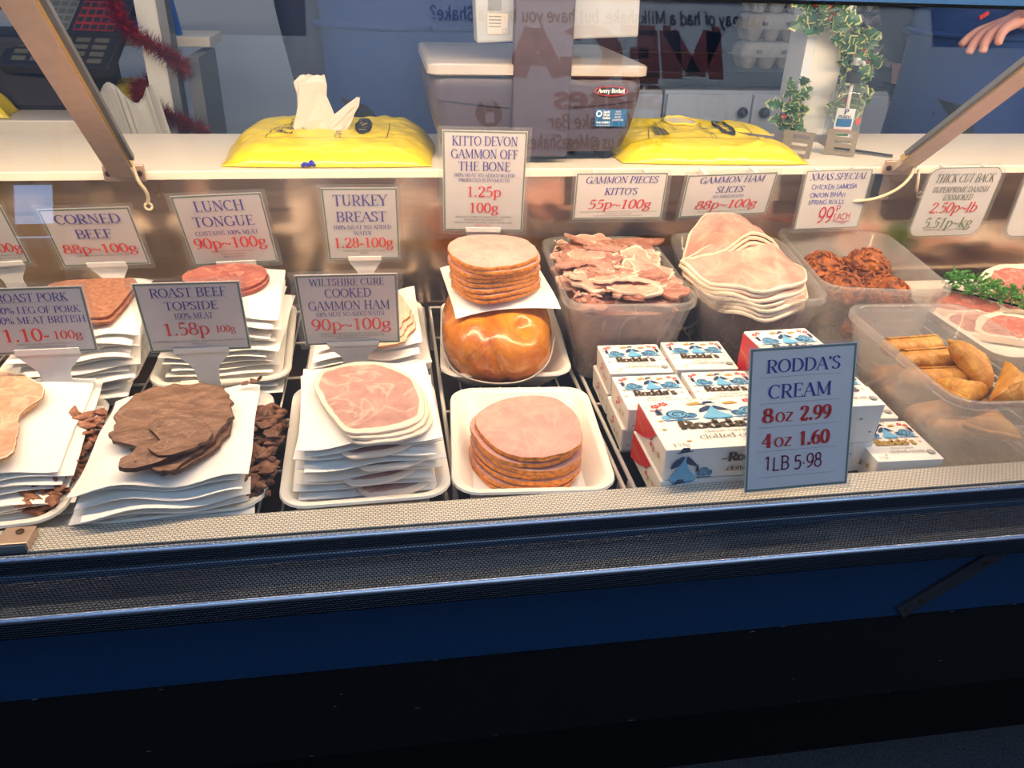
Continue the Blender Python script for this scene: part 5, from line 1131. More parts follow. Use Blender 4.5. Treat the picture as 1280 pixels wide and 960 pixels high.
sc_ = thing('weighing_scale', 'dark counter weighing scale with a pale steel pan on the service shelf', 'weighing scale', (.228, 1.36, ZS))
def sx_body(z):      # half width of the rounded body by height
    return [(0.016, .138), (.022, .146), (.05, .156), (.085, .163), (.110, .166), (.122, .164), (.127, .158)]
mb = MB(); loops = []
for z, hw in sx_body(0): loops.append([(u, v + .004, z) for u, v in rrect(hw * 2, .27 + (hw - .138) * .6, .026, 5)])
mb.loft(loops); mb.build('body', 'scale_body', sc_, True, angle=50)
mb = MB()
for a in (-.10, .12):
    for b in (-.10, .10): mb.lathe([(.012, 0), (.014, .004), (.012, .018)], (a, b, 0), 14)
mb.build('feet', 'black', sc_)
mb = MB(); mb.loft([[(u, v + .006, z) for u, v in rrect(w_, d_, .016, 5)] for w_, d_, z in ((.318, .296, .128), (.336, .31, .131), (.336, .31, .143), (.330, .304, .1455))]); mb.build('weighing_pan', 'scale_pan', sc_, True, angle=40)
mb = MB(); mb.box((.003, -.142, .262), (.088, .022, .50)); mb.build('display_column', 'scale_body', sc_, bevel=.004)
mb = MB(); mb.box((.022, -.105, .32), (.245, .045, .285), rot=Matrix.Rotation(radians(-3), 3, 'Y')); dh = mb.build('display_head', 'head_grey', sc_, bevel=.003)
mb = MB(); mb.box((.0, -.09, .165), (.03, .03, .045)); mb.build('display_neck', 'grey_frame', sc_)
fn = lambda u, v: (u, -.1292, v)
mb = MB(); mb.quad((-.077, -.1290, .216), (-.058, -.1290, .216), (-.058, -.1290, .234), (-.077, -.1290, .234), 0); mb.quad((-.078, -.1290, .184), (-.048, -.1290, .184), (-.048, -.1290, .212), (-.078, -.1290, .212), 1)
rp = mb.build('rating_plate', ['p_grey', 'scale_pan'], dh, fixn=False)
mb = MB(); draw_text(mb, 'CE', fn, -.052, .186, .006, .008, MONO)
for q in range(4): mb.quad((-.076, -.1292, .207 - q * .0045), (-.058, -.1292, .207 - q * .0045), (-.058, -.1292, .2085 - q * .0045), (-.076, -.1292, .2085 - q * .0045))
mb.build('plate_print', 'p_grey', dh, fixn=False)
mb = MB(); mb.grid(lambda u, v: (-.155 + .31 * u, -.1395 - .0035 * sin(pi * u) * 0 - .001, .095 - .012 * sin(pi * u) - .0012 * v), 20, 1); mb.build('body_groove', 'scale_dark', sc_, fixn=False)
FY = -.1385
mb = MB(); mb.face([mb.vert((.113 + .027 * cos(a), FY - .0035, .1085 + .0075 * sin(a))) for a in [2 * pi * k / 28 for k in range(28)]]); lg = mb.build('maker_badge', 'ink_black', sc_, fixn=False)
mb = MB(); a_ = [mb.vert((.113 + .027 * cos(a), FY - .0038, .1085 + .0075 * sin(a))) for a in [2 * pi * k / 28 for k in range(28)]]; b_ = [mb.vert((.113 + .0245 * cos(a), FY - .0038, .1085 + .006 * sin(a))) for a in [2 * pi * k / 28 for k in range(28)]]
for k in range(28): mb.face((a_[k], a_[(k + 1) % 28], b_[(k + 1) % 28], b_[k]))
mb.build('badge_ring', 'label_red', lg, fixn=False)
mb = MB(); draw_text(mb, 'Avery Berkel', lambda u, v: (u, FY - .0040, v), .113, .1062, .0058, .042, BOLD); mb.build('badge_lettering', 'white_ink', lg, fixn=False)
SY = FY - .0025
mb = MB(); mb.quad((.0905, SY, .056), (.1405, SY, .056), (.1405, SY - .001, .082), (.0905, SY - .001, .082)); lb = mb.build('service_sticker', 'label_blue', sc_, fixn=False)
mb = MB(); f2 = lambda u, v: (u, SY - .0015, v)
for k, tx in enumerate(('South', 'West', 'Scales')): draw_text(mb, tx, f2, .1085, .0765 - k * .0045, .0036, .010 if k < 2 else .012, BOLD)
for k, tx in enumerate(('-SALES', '-SERVICE', '-REPAIRS', '-CALIBRATION')): draw_text(mb, tx, f2, .1265, .0775 - k * .0042, .0026, (.009, .011, .011, .018)[k], MONO)
draw_text(mb, 'Tel: 01803', f2, .1035, .0610, .003, .022, BOLD); draw_text(mb, 'southwestscales', f2, .104, .0575, .0018, .022, MONO)
ringp(mb, .0965, .0755, .0030, .0048, f2, 0, 16)
mb.build('sticker_lettering', 'white_ink', lb, fixn=False)

bt = thing('sanitiser_bottle', 'clear pump bottle of hand sanitiser beside the right strut', 'bottle', (.832, 1.378, ZS))
mb = MB(); prof = [(.018, 0), (.030, .001), (.034, .005), (.034, .075), (.033, .084), (.028, .094), (.020, .101), (.013, .104), (.012, .110)]
mb.lathe(prof, n=32, sy=.72); mb.build('bottle_body', 'bottle', bt, True, angle=60)
mb = MB(); mb.lathe([(.018, .0025), (.031, .004), (.032, .007), (.032, .058)], n=32, sy=.72); mb.build('gel', 'gel', bt, True, angle=60)
mb = MB(); mb.lathe([(.0135, .103), (.0135, .119), (.011, .121), (.006, .122), (.006, .132)], n=20); pm = mb.build('pump_collar', 'pump', bt, True, angle=40)
mb = MB(); mb.box((0, 0, .138), (.008, .010, .012)); mb.tube([(0, -.004, .139), (0, -.022, .139), (0, -.026, .135)], .0032, 8); mb.build('pump_head', 'offwhite', pm, bevel=.001)
mb = MB(); mb.tube([(0, 0, .103), (.002, 0, .06), (-.004, 0, .006)], .003, 8); mb.build('dip_tube', 'tissue', bt, True)
def lab(u, v, o=0): a = -pi / 2 + u / .034; return (.0346 * cos(a), (.0346 * sin(a)) * .72 - .0002 - o * .0003, v)
mb = MB()
def pat(u0, u1, v0, v1, mi, o): mb.grid(lambda a, b: lab(u0 + (u1 - u0) * a, v0 + (v1 - v0) * b, o), 8, 1, mi)
pat(-.030, .004, .010, .062, 0, 0); pat(-.027, .001, .030, .044, 1, 1); pat(-.028, .002, .022, .026, 2, 1); pat(-.028, .0, .014, .018, 3, 1)
disc(mb, .016, .040, .006, lambda u, v: lab(u, v, 1), 2, 14)
bl = mb.build('bottle_label', ['offwhite', 'label_blue', 'p_red', 'holly'], bt, fixn=False)
mb = MB(); draw_text(mb, 'P', lambda u, v: lab(u, v, 3), -.013, .052, .009, .008, BOLD); draw_text(mb, 'PURELL', lambda u, v: lab(u, v, 3), -.013, .045, .005, .024, BOLD); mb.build('label_lettering', 'p_navy', bl, fixn=False)

def turner(loc, rot, label):
    t = thing('slotted_turner', label, 'kitchen turner', loc, rot, 'steel turners on the shelf')
    mb = MB(); W_, L_ = .021, .050
    def strip(x0, x1, y0, y1):
        mb.box(((x0 + x1) / 2, (y0 + y1) / 2, 0), (x1 - x0, y1 - y0, .0016))
    strip(0, L_, -W_, -W_ * .72); strip(0, L_, W_ * .72, W_); strip(0, .016, -W_ * .72, W_ * .72); strip(L_ - .008, L_, -W_ * .72, W_ * .72)
    for q in (-.27, .27): strip(.016, L_ - .008, W_ * q - .0035, W_ * q + .0035)
    mb.build('slotted_blade', 'steel', t)
    mb = MB(); mb.loft([[(x, y * wd, z + (-.001 if k < 2 else .001) * 1) for k, y in enumerate((-1, 1, 1, -1))] for x, z, wd in ((.001, 0, .010), (-.012, .010, .006), (-.05, .016, .005), (-.085, .012, .005))])
    mb.build('handle', 'strap', t)
turner((.660, 1.265, ZS + .022), (radians(70), 0, radians(-38)), 'slotted steel turner beside the end of the right yellow packet')
turner((.745, 1.275, ZS + .022), (radians(66), 0, radians(-30)), 'slotted steel turner lying in front of the sanitiser bottle')
mb = MB(); mb.box((0, 0, .004), (.105, .008, .003)); tag(mb.build('steel_skewer', 'strap', None, loc=(.815, 1.275, ZS), rot=(0, 0, radians(-42))), 'flat dark steel blade lying between the bottle and the right strut', 'steel blade')

# ------------------------------------------------------------------ post with holly, kitchen behind
pt = thing('shop_post', 'white square post wound with holly behind the counter', 'post', (.835, 1.510, ZF))
mb = MB(); mb.box((0, 0, 1.23), (.062, .05, 2.46)); mb.build('post_body', 'post', pt, bevel=.002)
mb = MB(); mb.box((-.040, .01, 1.23), (.018, .07, 2.46)); mb.build('post_cover_strip', 'cupboard', pt)
def leaf(mb, p, d, up, L):
    d = d.normalized(); s = d.cross(up).normalized(); n = s.cross(d); ol = [(0, .05), (.12, .22), (.2, .14), (.34, .34), (.44, .18), (.58, .36), (.68, .16), (.82, .22), (1, 0)]
    pts = [(a, b) for a, b in ol] + [(a, -b) for a, b in reversed(ol[:-1])]
    def P(a, b, k=1.0): return p + d * (L * (.5 + (a - .5) * k)) + s * (L * b * k) + n * (L * (.25 * abs(b) * k - .35 * (a - .4) ** 2))
    c = [mb.vert(P(.1, 0)), mb.vert(P(.5, 0)), mb.vert(P(.95, 0))]; o_ = [mb.vert(P(a, b)) for a, b in pts]; i_ = [mb.vert(P(a, b, .84) + n * .0006) for a, b in pts]; N = len(pts)
    for k in range(N): mb.face((o_[k], o_[(k + 1) % N], i_[(k + 1) % N], i_[k]), 1 if (k * 7 + int(L * 1e4)) % 3 else 0)
    m = mb.vert(P(.5, 0) + n * .0008)
    for k in range(N): mb.face((i_[k], i_[(k + 1) % N], m), 0)
def holly(label, pts, n, seed, L=(.022, .036)):
    t = thing('holly_garland', label, 'holly garland', pts[0]); off = Vector(pts[0]); cur = [Vector(q) - off for q in catmull(pts, 8)]
    mb = MB(); mb.tube(cur, .0025, 6); mb.build('garland_stem', 'black', t)
    mb = MB(); r = random.Random(seed); bm_ = MB()
    for k in range(n):
        c = cur[int(r.random() * (len(cur) - 1))]; d = Vector((r.gauss(0, 1), r.gauss(-.5, .6), r.gauss(0, 1))); up = Vector((r.gauss(0, .5), -1, r.gauss(.3, .5)))
        leaf(mb, c + Vector((r.gauss(0, .008), r.gauss(-.006, .006), r.gauss(0, .008))), d, up, r.uniform(*L))
        if k % 6 == 0: bm_.ico(c + Vector((r.gauss(0, .008), -.016, r.gauss(0, .008))), .005, 2)
    mb.build('leaves', ['holly', 'holly_edge'], t, fixn=False); bm_.build('berries', 'berry', t, True)
holly('holly garland winding across the upper white post', [(.765, 1.475, .445), (.800, 1.465, .425), (.845, 1.468, .390), (.880, 1.472, .350), (.895, 1.475, .315), (.882, 1.475, .285), (.875, 1.475, .262)], 150, 4, (.028, .048))
holly('short holly sprig at the foot of the white post', [(.780, 1.475, .285), (.770, 1.472, .262), (.765, 1.470, .240), (.790, 1.468, .225)], 44, 5, (.024, .038))

def cabinet(x, w, label):
    t = thing('kitchen_cupboard', label, 'cupboard', (x + w / 2, 2.64, ZF), group='white kitchen cupboards')
    mb = MB(); mb.box((0, 0, .425), (w, .46, .85)); mb.build('carcass', 'cupboard', t)
    for s in (-1, 1):
        mb = MB(); mb.box((s * w / 4, -.24, .46), (w / 2 - .006, .02, .76)); dr = mb.build('door', 'cupboard', t, bevel=.002)
        mb = MB(); mb.ico((s * .036, -.268, .79), .017, 3); mb.lathe([(.006, 0), (.006, .02)], (0, 0, 0), 10) if False else None; mb.build('knob', 'knob', dr, True)
cabinet(.215, .62, 'white double cupboard left of the post, behind the scale'); cabinet(.845, .56, 'white cupboard with black knobs behind the yellow packet'); cabinet(1.415, .60, 'white cupboard behind the sanitiser bottle')
mb = MB(); mb.box((1.10, 2.65, .185), (1.85, .52, .04)); tag(mb.build('kitchen_worktop', 'worktop', None, bevel=.003), 'long black worktop over the white cupboards', 'worktop')
wallbox('trim_1', (1.10, 2.97, .62), (1.9, .03, .83), 'navy_wall')
def egg_tray(x, y, z, yaw, label, n=5, L=.27):
    mb = MB(); nx = n * 6; K = L / 2
    mb.grid(lambda u, v: ((u - .5) * L, (v - .5) * L, .018 + .017 * cos(u * n * 2 * pi) * cos(v * n * 2 * pi) + .006 * (1 if (abs(u - .5) > .49 or abs(v - .5) > .49) else 0)), nx, nx)
    o = mb.build('egg_tray', 'pulp', None, True, (x, y, z), (0, 0, yaw)); s = o.modifiers.new('solid', 'SOLIDIFY'); s.thickness = .003
    return tag(o, label, 'egg tray', 'stacked grey egg trays')
for k, nm in enumerate(('lowest', 'second', 'third', 'fourth', 'fifth', 'sixth')):
    egg_tray(1.545 + .004 * (k % 2), 2.60, .207 + k * .040, (k % 2) * pi / 2, nm + ' grey egg tray up in the stack right of the post')
def egg_carton(x, y, z, yaw, label):
    t = thing('egg_carton', label, 'egg carton', (x, y, z), (0, 0, yaw), 'grey egg cartons')
    mb = MB()
    for a in (-.06, 0, .06):
        for b in (-.028, .028): mb.lathe([(.018, 0), (.027, .024), (.030, .036)], (a, b, 0), 12, cap1=False)
    mb.box((0, 0, .036), (.19, .118, .004)); mb.build('cups', 'pulp', t, True, angle=40)
    mb = MB(); loops = []
    for q, z_ in ((1, .0385), (.97, .055), (.88, .070), (.70, .078)): loops.append([(u * q, v * q, z_) for u, v in rrect(.19, .118, .03, 6)])
    mb.loft(loops); ld = mb.build('lid', 'pulp', t, True, angle=50)
    mb = MB(); mb.box((-.04, -.0595, .050), (.018, .004, .010)); mb.box((.04, -.0595, .050), (.018, .004, .010)); mb.build('lid_tab', 'p_grey', ld)
for i in range(2):
    for k, nm in enumerate(('bottom', 'middle', 'top')):
        egg_carton(1.195 + i * .198, 2.52 + .02 * i, .206 + k * .080, 0.04 * (k - 1), nm + ' grey egg carton of the ' + ('left' if i == 0 else 'right') + ' stack on the black worktop')

# ------------------------------------------------------------------ second counter with a till scale, far left
ct2 = thing('side_counter', 'white side counter with grey posts at the far left, behind the glass', 'side counter', (-.75, 2.02, ZF))
mb = MB(); mb.box((-.10, .02, .855), (.62, .50, .03)); mb.build('worktop', 'white_paint', ct2, bevel=.003)
mb = MB(); mb.box((-.24, .06, .42), (.30, .38, .84)); mb.build('cabinet_body', 'scale_dark', ct2)
mb = MB(); mb.box((.20, .10, 1.000), (.30, .16, .022)); mb.build('raised_shelf', 'white_paint', ct2, bevel=.002)
mb = MB(); mb.box((.262, -.118, 1.06), (.044, .03, 2.12)); mb.build('white_upright', 'post', ct2)
mb = MB(); mb.box((.293, -.112, 1.06), (.018, .05, 2.12)); mb.build('grey_upright', 'grey_frame', ct2)
mb = MB(); mb.box((.33, .0, .49), (.028, .20, .98)); mb.build('end_panel', 'grey_frame', ct2)
mb = MB(); mb.tube([(-.02, .04, 1.22), (.13, .04, 1.026)], .005, 8); mb.build('shelf_strut', 'white_paint', ct2)
def rotz(p): return p
ts = thing('till_scale', 'dark till scale with price key panels on the far left counter', 'till scale', (-.78, 1.98, ZF + .87))
mb = MB(); mb.box((-.02, .03, .075), (.34, .22, .15)); mb.build('till_body', 'scale_dark', ts, bevel=.012)
RX = Matrix.Rotation(radians(-14), 3, 'Z') @ Matrix.Rotation(radians(38), 3, 'X')
mb = MB(); mb.box((.12, -.06, .150), (.24, .20, .022), rot=RX); kp = mb.build('key_panel', 'scale_dark', ts, bevel=.003)
def onk(u, v, o=.0116): return Vector((.12, -.06, .150)) + RX @ Vector((u, v, o))
mb = MB()
for (u0, u1, v0, v1, mi) in ((-.10, .0, .005, .09, 0), (.01, .10, .005, .09, 1), (-.10, .105, -.088, -.012, 2)):
    mb.face([mb.vert(onk(*e)) for e in ((u0, v0), (u1, v0), (u1, v1), (u0, v1))], mi)
    for a in range(5):
        for b in range(4):
            x0, y0 = u0 + (u1 - u0) * (a + .12) / 5, v0 + (v1 - v0) * (b + .15) / 4; x1, y1 = x0 + (u1 - u0) * .15, y0 + (v1 - v0) * .16
            mb.face([mb.vert(onk(p, q, .0121)) for p, q in ((x0, y0), (x1, y0), (x1, y1), (x0, y1))], 3 if mi != 1 else 4)
mb.build('key_overlay', ['p_grey', 'label_red', 'strap', 'grey_ink', 'strap'], kp, fixn=False)
mb = MB(); mb.tube([(-.12, .10, .215), (.13, .06, .215)], .028, 14); mb.build('display_hood', 'scale_dark', ts, True, angle=50)
mb = MB(); mb.box((-.155, -.095, .10), (.06, .004, .022)); mb.box((-.150, -.095, .072), (.07, .004, .020)); mb.build('till_label', 'offwhite', ts)
bp2 = bag_pack(-.895, 1.835, .22, .10, .045, 10, 'small yellow packet of bags on the far left counter', 5, False); bp2.location.z = ZF + .87
bp3 = bag_pack(-.60, 2.06, .12, .09, .035, 0, 'yellow packet partly hidden behind the far left post', 6, False); bp3.location.z = ZF + .87
mb = MB()
for k in range(6):
    x = -.60 + k * .018; mb.grid(lambda u, v, x=x, k=k: (x + .06 * u + .02 * v, 1.735 - .004 * k + .008 * sin(u * 6 + k), .235 - .14 * v - .02 * sin(u * 5 + k * 1.3)), 10, 10)
o = mb.build('hanging_bags', 'bag_paper', None, True); s = o.modifiers.new('solid', 'SOLIDIFY'); s.thickness = .0008
tag(o, 'bunch of white paper bags hanging below the far left till', 'paper bags', None, 'stuff')
bb = thing('blue_board', 'bright blue plastic board standing on the far left shelf', 'blue board', (-.535, 2.07, ZF + 1.011))
mb = MB(); mb.prism([(-.062, 0), (.070, 0), (.058, .100), (.04, .108), (-.05, .104), (-.07, .07)], lambda u, v, q: (u, q, v), -.008, .008); mb.build('board', 'blue_board', bb, bevel=.002)
mb = MB(); mb.tube([(.02, -.012, .108), (.022, -.013, .075), (.026, -.013, .05)], .0016, 6); ch = mb.build('chain', 'offwhite', bb)
mb = MB(); mb.prism(catmull([(0, -.014), (.012, 0), (.009, .010), (0, .006), (-.009, .010), (-.012, 0)], 4, True), lambda u, v, q: (.028 + u, -.013 + q, .040 + v), -.0015, .0015); mb.build('white_heart', 'offwhite', ch)
tn = thing('tinsel_garland', 'red tinsel garland spiralling round the far left post', 'tinsel', (-.48, 1.90, .30))
mb = MB(); r = random.Random(8); path = catmull([(-.075, -.02, .14), (-.062, -.045, .085), (-.035, -.055, .035), (.02, -.055, .0), (.045, -.03, -.03), (.02, .04, -.055), (-.05, .0, -.075), (-.045, -.05, -.100), (.0, -.055, -.125), (.045, -.05, -.150), (.07, -.02, -.170)], 10)
for k in range(5200):
    s = r.random() * (len(path) - 1); i = int(s); a, b = Vector(path[i]), Vector(path[min(i + 1, len(path) - 1)]); p = a.lerp(b, s - i); d = Vector((r.gauss(0, 1), r.gauss(0, 1), r.gauss(0, 1))).normalized() * r.uniform(.016, .036); w_ = d.orthogonal().normalized() * .0010
    i = [mb.vert(p - w_), mb.vert(p + w_), mb.vert(p + d + w_ * .3)]; mb.face(i)
mb.build('foil_strands', 'tinsel', tn, fixn=False)
mb = MB(); mb.tube(path, .0018, 6); mb.build('tinsel_core', 'tinsel', tn)

# ------------------------------------------------------------------ the two shop workers
def skin_mesh(name, bones, mat, parent, sub=2, root=0):
    """bones: {key: (pos, radius, parent key)}; a skin modifier grows one continuous surface."""
    keys = list(bones); me = bpy.data.meshes.new(name)
    me.from_pydata([bones[k][0] for k in keys], [(keys.index(bones[k][2]), i) for i, k in enumerate(keys) if bones[k][2]], [])
    me.materials.append(M[mat]); o = bpy.data.objects.new(name, me); COL.objects.link(o); o.parent = parent
    o.modifiers.new('skin', 'SKIN')
    sk = me.skin_vertices[0].data
    for i, k in enumerate(keys):
        r = bones[k][1]; sk[i].radius = r if isinstance(r, tuple) else (r, r); sk[i].use_root = (i == root)
    s = o.modifiers.new('sub', 'SUBSURF'); s.levels = sub; s.render_levels = sub
    for md in o.modifiers:
        if md.type == 'SKIN': md.use_smooth_shade = True
    return o
def hand_bones(B, wrist, pre, palm_dir, finger_dir, thumb_dir, curl, spread, par, s=1.0):
    """a palm with five separate fingers of different length."""
    w = Vector(wrist); f = Vector(finger_dir).normalized(); p = Vector(palm_dir).normalized(); sd = f.cross(p).normalized()
    B[pre + 'palm'] = (tuple(w + f * .045 * s), (.024 * s, .018 * s), par)
    for i, (off, L) in enumerate(((-.030, .070), (-.010, .080), (.011, .074), (.031, .058))):
        base = w + f * .088 * s + sd * off * s; c = curl[i]; last = pre + 'palm'
        B[pre + 'k%d' % i] = (tuple(w + f * .070 * s + sd * off * .85 * s), .0120 * s, last); last = pre + 'k%d' % i; pos = base; d = f
        for j, q in enumerate((.46, .32, .24)):
            a = c * (j + .6); d = (f * cos(a) + p * sin(a)).normalized(); nxt = pos + d * L * q * s
            B[pre + 'f%d%d' % (i, j)] = (tuple(nxt), (.0100 - .0012 * j) * s, last); last = pre + 'f%d%d' % (i, j); pos = nxt
    t = Vector(thumb_dir).normalized(); b = w + f * .028 * s + t * .022 * s
    B[pre + 't0'] = (tuple(b), .0130 * s, pre + 'palm')
    for j, (q, bend) in enumerate(((.036, .15), (.030, .4))):
        d = (t * cos(bend + .6) + f * sin(bend + .6) + p * .3).normalized(); b = b + d * q * s; B[pre + 't%d' % (j + 1)] = (tuple(b), (.0110 - .0015 * j) * s, pre + 't%d' % j)
def worker(label, loc, yaw, armL, armR, handspec, apron_h=(.42, 1.36)):
    t = thing('person', label, 'person', loc, (0, 0, yaw))
    J = dict(pelvis=((0, 0, .94), (.145, .105), None), waist=((0, -.005, 1.08), (.135, .10), 'pelvis'), chest=((0, 0, 1.28), (.155, .11), 'waist'), upper=((0, .01, 1.42), (.12, .085), 'chest'),
             neck=((0, .0, 1.50), .055, 'upper'), jaw=((0, -.03, 1.575), (.062, .075), 'neck'), head=((0, -.012, 1.66), (.076, .094), 'jaw'), crown=((0, .0, 1.735), (.058, .07), 'head'))
    for s, sg in (('l', -1), ('r', 1)):
        J[s + 'hip'] = ((sg * .09, 0, .88), .088, 'pelvis'); J[s + 'knee'] = ((sg * .10, -.01, .48), .058, s + 'hip'); J[s + 'ank'] = ((sg * .10, .01, .085), .038, s + 'knee'); J[s + 'toe'] = ((sg * .11, -.15, .04), (.04, .032), s + 'ank')
    for s, A in (('l', armL), ('r', armR)):
        J[s + 'sh'] = (A[0], .058, 'upper'); J[s + 'el'] = (A[1], .042, s + 'sh'); J[s + 'wr'] = (A[2], (.030, .026), s + 'el')
        pd, fd, td, curl, sc = handspec[s]; hand_bones(J, A[2], s, pd, fd, td, curl, 0, s + 'wr', sc)
    skin_mesh('body', J, 'skin', t)
    Sh = {}; g = 1.10
    Sh['pelvis'] = ((0, 0, .92), (.158, .118), None); Sh['waist'] = ((0, -.005, 1.08), (.150, .114), 'pelvis'); Sh['chest'] = ((0, 0, 1.28), (.170, .124), 'waist'); Sh['upper'] = ((0, .01, 1.42), (.132, .096), 'chest'); Sh['collar'] = ((0, .005, 1.475), .066, 'upper')
    for s, A in (('l', armL), ('r', armR)):
        Sh[s + 'sh'] = (A[0], .072, 'upper'); Sh[s + 'el'] = (A[1], .056, s + 'sh'); e = Vector(A[1]).lerp(Vector(A[2]), .97 if A[2][1] > -.1 else .72); Sh[s + 'cuff'] = (tuple(e), .044, s + 'el')
    skin_mesh('shirt', Sh, 'shirt', t)
    T = dict(pelvis=((0, 0, .93), (.156, .115), None))
    for s, sg in (('l', -1), ('r', 1)): T[s + 'hip'] = ((sg * .09, 0, .86), .100, 'pelvis'); T[s + 'knee'] = ((sg * .10, -.01, .48), .072, s + 'hip'); T[s + 'ank'] = ((sg * .10, .01, .11), .056, s + 'knee')
    skin_mesh('trousers', T, 'trouser', t)
    mb = MB()
    for sg in (-1, 1): mb.ico((sg * .108, -.06, .035), 1, 3, sc=(.052, .145, .042))
    mb.build('shoes', 'black', t, True)
    # apron: a curved front panel from chest to shin with a waist tie
    def ap(u, v, o=0.0):
        z = apron_h[0] + (apron_h[1] - apron_h[0]) * v; k = max(0, min(1, (z - 1.10) / .26)); half = .235 * (1 - k) + .115 * k + .05 * max(0, .85 - z)
        a = (u - .5) * 2; rx = .215 + .06 * max(0, .95 - z); ry = .165 + .05 * max(0, .95 - z)
        ang = a * half / rx * 1.9; return (rx * sin(ang) * .98, -ry * cos(ang) - .004 - o + .006 * sin(a * 9) * max(0, 1.0 - z), z)
    mb = MB(); N, K = 26, 30; F_ = [[mb.vert(ap(i / N, j / K)) for j in range(K + 1)] for i in range(N + 1)]; Bk = [[mb.vert(ap(i / N, j / K, -.004)) for j in range(K + 1)] for i in range(N + 1)]
    for i in range(N):
        for j in range(K): mb.face((F_[i][j], F_[i + 1][j], F_[i + 1][j + 1], F_[i][j + 1])); mb.face((Bk[i][j], Bk[i][j + 1], Bk[i + 1][j + 1], Bk[i + 1][j]))
    for i in range(N): mb.face((Bk[i][0], Bk[i + 1][0], F_[i + 1][0], F_[i][0])); mb.face((F_[i][K], F_[i + 1][K], Bk[i + 1][K], Bk[i][K]))
    for j in range(K): mb.face((F_[0][j], F_[0][j + 1], Bk[0][j + 1], Bk[0][j])); mb.face((Bk[N][j], Bk[N][j + 1], F_[N][j + 1], F_[N][j]))
    apn = mb.build('apron', 'apron', t, True, angle=60)
    mb = MB(); mb.tube([(.224 * sin(a), .165 * -cos(a), 1.07) for a in [2 * pi * k / 32 for k in range(33)]], .007, 6); mb.tube(catmull([(-.10, -.15, 1.35), (-.09, -.05, 1.47), (0, .07, 1.50), (.09, -.05, 1.47), (.10, -.15, 1.35)], 6), .008, 6); mb.build('apron_tie', 'apron', apn, True)
    mb = MB(); mb.ico((0, .012, 1.70), 1, 4, lambda p: 1 + .03 * noise.noise(p * 7), sc=(.083, .102, .088)); hr = mb.build('hair', 'hair', t, True)
    mb = MB()
    for sg in (-1, 1): mb.ico((sg * .031, -.098, 1.652), .013, 2); mb.ico((sg * .031, -.109, 1.652), .005, 2, mi=1); mb.ico((sg * .079, .0, 1.640), 1, 2, sc=(.012, .022, .032), mi=2)
    mb.loft([[(x * k, y, z) for x, y, z in ((-.010, -.100, zz), (.010, -.100, zz), (0, -.104 - d_, zz))] for k, zz, d_ in ((.6, 1.655, .004), (1.0, 1.630, .018), (1.3, 1.612, .022), (1.0, 1.604, .006))], mi=2)
    mb.loft([[(x, -.096 - .006 * (1 - (x / .026) ** 2), 1.578 + q) for x in (-.026, -.013, 0, .013, .026)] for q in (-.004, 0, .004)], mi=3, cap0=False, cap1=False, closed=False)
    mb.build('face_features', ['offwhite', 'ink_black', 'skin', 'label_red'], t, True)
    return t
worker('person in a royal blue apron standing behind the weighing scale', (.075, 1.790, ZF), radians(6),
       ((-.185, .01, 1.40), (-.245, .0, 1.14), (-.215, -.02, .90)), ((.185, .01, 1.40), (.235, .0, 1.14), (.20, -.06, .92)),
       dict(l=((.6, 0, -.2), (.05, -.1, -1), (0, -1, -.2), (.25, .3, .35, .4), 1.0), r=((-.6, 0, -.2), (-.05, -.1, -1), (0, -1, -.2), (.25, .3, .35, .4), 1.0)))
pr = worker('person in a royal blue apron at the right with one hand held out in front', (1.44, 1.800, ZF), radians(-4),
       ((-.185, .01, 1.40), (-.215, .12, 1.16), (-.10, .22, .98)), ((.185, .01, 1.40), (.22, -.10, 1.16), (-.055, -.20, 1.125)),
       dict(l=((.6, 0, -.2), (.05, -.1, -1), (0, -1, -.2), (.25, .3, .35, .4), 1.0), r=((-.1, -.25, -1), (-1, -.12, -.22), (-.2, -.7, .5), (.28, .50, .62, .70), 1.12)))
mb = MB(); mb.box((0, 0, 0), (.020, .004, .008), rot=Matrix.Rotation(radians(-35), 3, 'Y')); mb.build('red_badge', 'p_red', pr, loc=(-.165, -.160, 1.115))

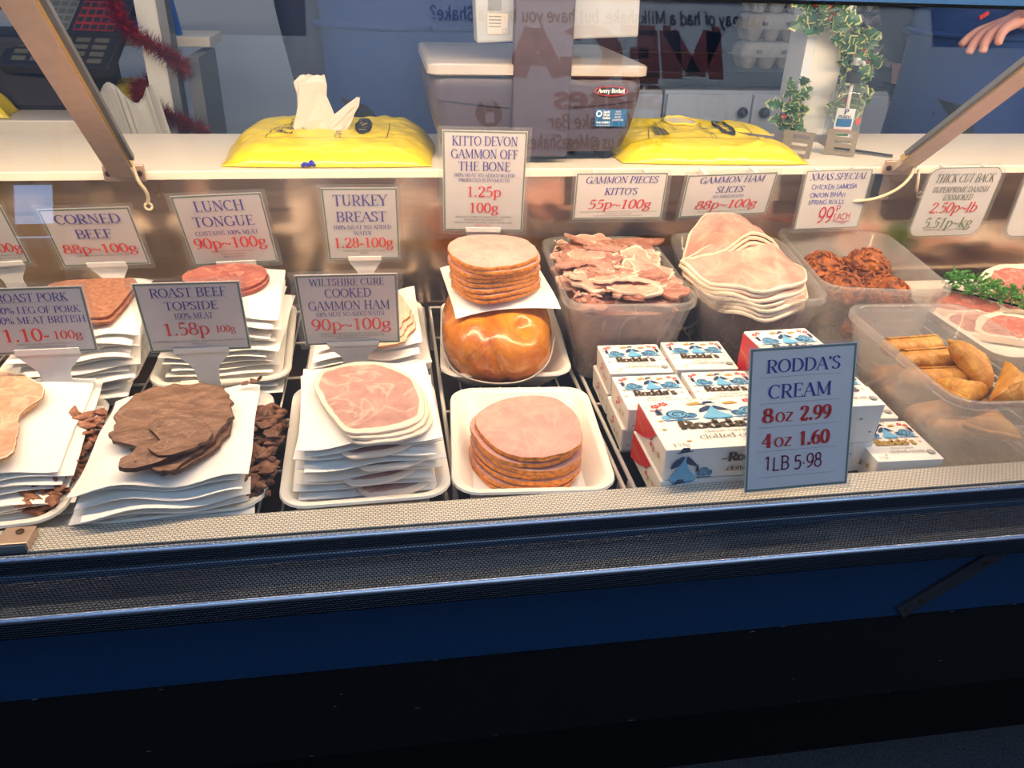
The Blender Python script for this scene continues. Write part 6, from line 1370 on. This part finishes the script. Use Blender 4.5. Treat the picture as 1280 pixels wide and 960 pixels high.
# ------------------------------------------------------------------ the milkshake stall opposite, seen only in the glass
wallbox('wall_front', (1.08, -1.76, .46), (4.60, .06, 2.32), 'sign_board')
wallbox('wall_front_low', (-1.9, -1.76, .05), (1.36, .06, 1.5), 'timber')
l_ = area('sign_fill_light', (1.05, -1.25, 2.35), (1.05, -1.73, 1.30), 3.4, .06, 32.0, (0.88, 0.94, 1.0)); l_.data.spread = radians(75)  # unseen light added to brighten the signboard for its reflection
sg_ = thing('stall_signboard', 'milkshake stall signboard facing the counter from across the walkway', 'signboard', (1.05, -1.7225, 1.30))
mb = MB(); mb.box((0, 0, .15), (2.7, .012, 1.3)); mb.build('board', 'sign_board', sg_)
SF = lambda u, v: (-u, .008, v)
def sign(txt, x, z, cap, w, st, mat, nm, al='c'):
    mb = MB(); draw_text(mb, txt, lambda u, v: SF(u - (x - 1.05), v + z - 1.30) if False else (( x - 1.05) - u, .008, z - 1.30 + v), 0, 0, cap, w, st, al); return mb.build(nm, mat, sg_, fixn=False)
sign('You may of had a Milkshake, but have you tried a Shake?', .91, 1.690, .055, 1.44, SIGN, 'sign_dark', 'top_line')
sign('MEGA', .965, 1.462, .200, .92, dict(thick=.30, thin=.22, serif=False), 'sign_red', 'large_lettering')
sign('Shakes', .91, 1.335, .085, .46, dict(thick=.22, thin=.18, serif=False), 'sign_red', 'middle_lettering')
sign('The Milkshake Bar', .90, 1.250, .055, .50, SIGN, 'sign_dark', 'bar_line')
sign('Share with us @MegaShakes', .86, 1.165, .055, .62, SIGN, 'sign_dark', 'share_line')
mb = MB(); disc(mb, .406 - 1.05, .009, .055, lambda u, v: (u, .007, v), 0, 26); fbk = mb.build('round_icon', 'sign_dark', sg_, fixn=False)
mb = MB(); draw_text(mb, 'f', lambda u, v: (.406 - 1.05 - u, .0085, v), 0, -.03, .085, .045, FAT); mb.build('icon_letter', 'sign_board', fbk, fixn=False)
mb = MB(); cx = 1.354 - 1.05
def rr_ring(w, k, o): a = rrect(w, w, w * .27, 5); b = rrect(w * k, w * k, w * k * .25, 5); n = len(a); A_ = [mb.vert((cx + u, o, .03 + v)) for u, v in a]; B_ = [mb.vert((cx + u, o, .03 + v)) for u, v in b]; [mb.face((A_[q], A_[(q + 1) % n], B_[(q + 1) % n], B_[q])) for q in range(n)]
rr_ring(.135, .82, .007); ringp(mb, cx, .03, .024, .034, lambda u, v: (u, .007, v), 0, 20); disc(mb, cx + .036, .066, .007, lambda u, v: (u, .007, v), 0, 10)
mb.build('camera_icon', 'p_grey', sg_, fixn=False)
for k, x in enumerate((-1.23, -1.42, -1.62)): wallbox('trim_%d' % (k + 2), (x, -1.74, .98), (.035, .05, .46), 'timber')
wallbox('window_1', (-1.47, -1.775, .95), (.46, .006, .20), 'daylight_pane')
wallbox('trim_5', (-1.43, -1.74, .87), (.44, .05, .035), 'timber')
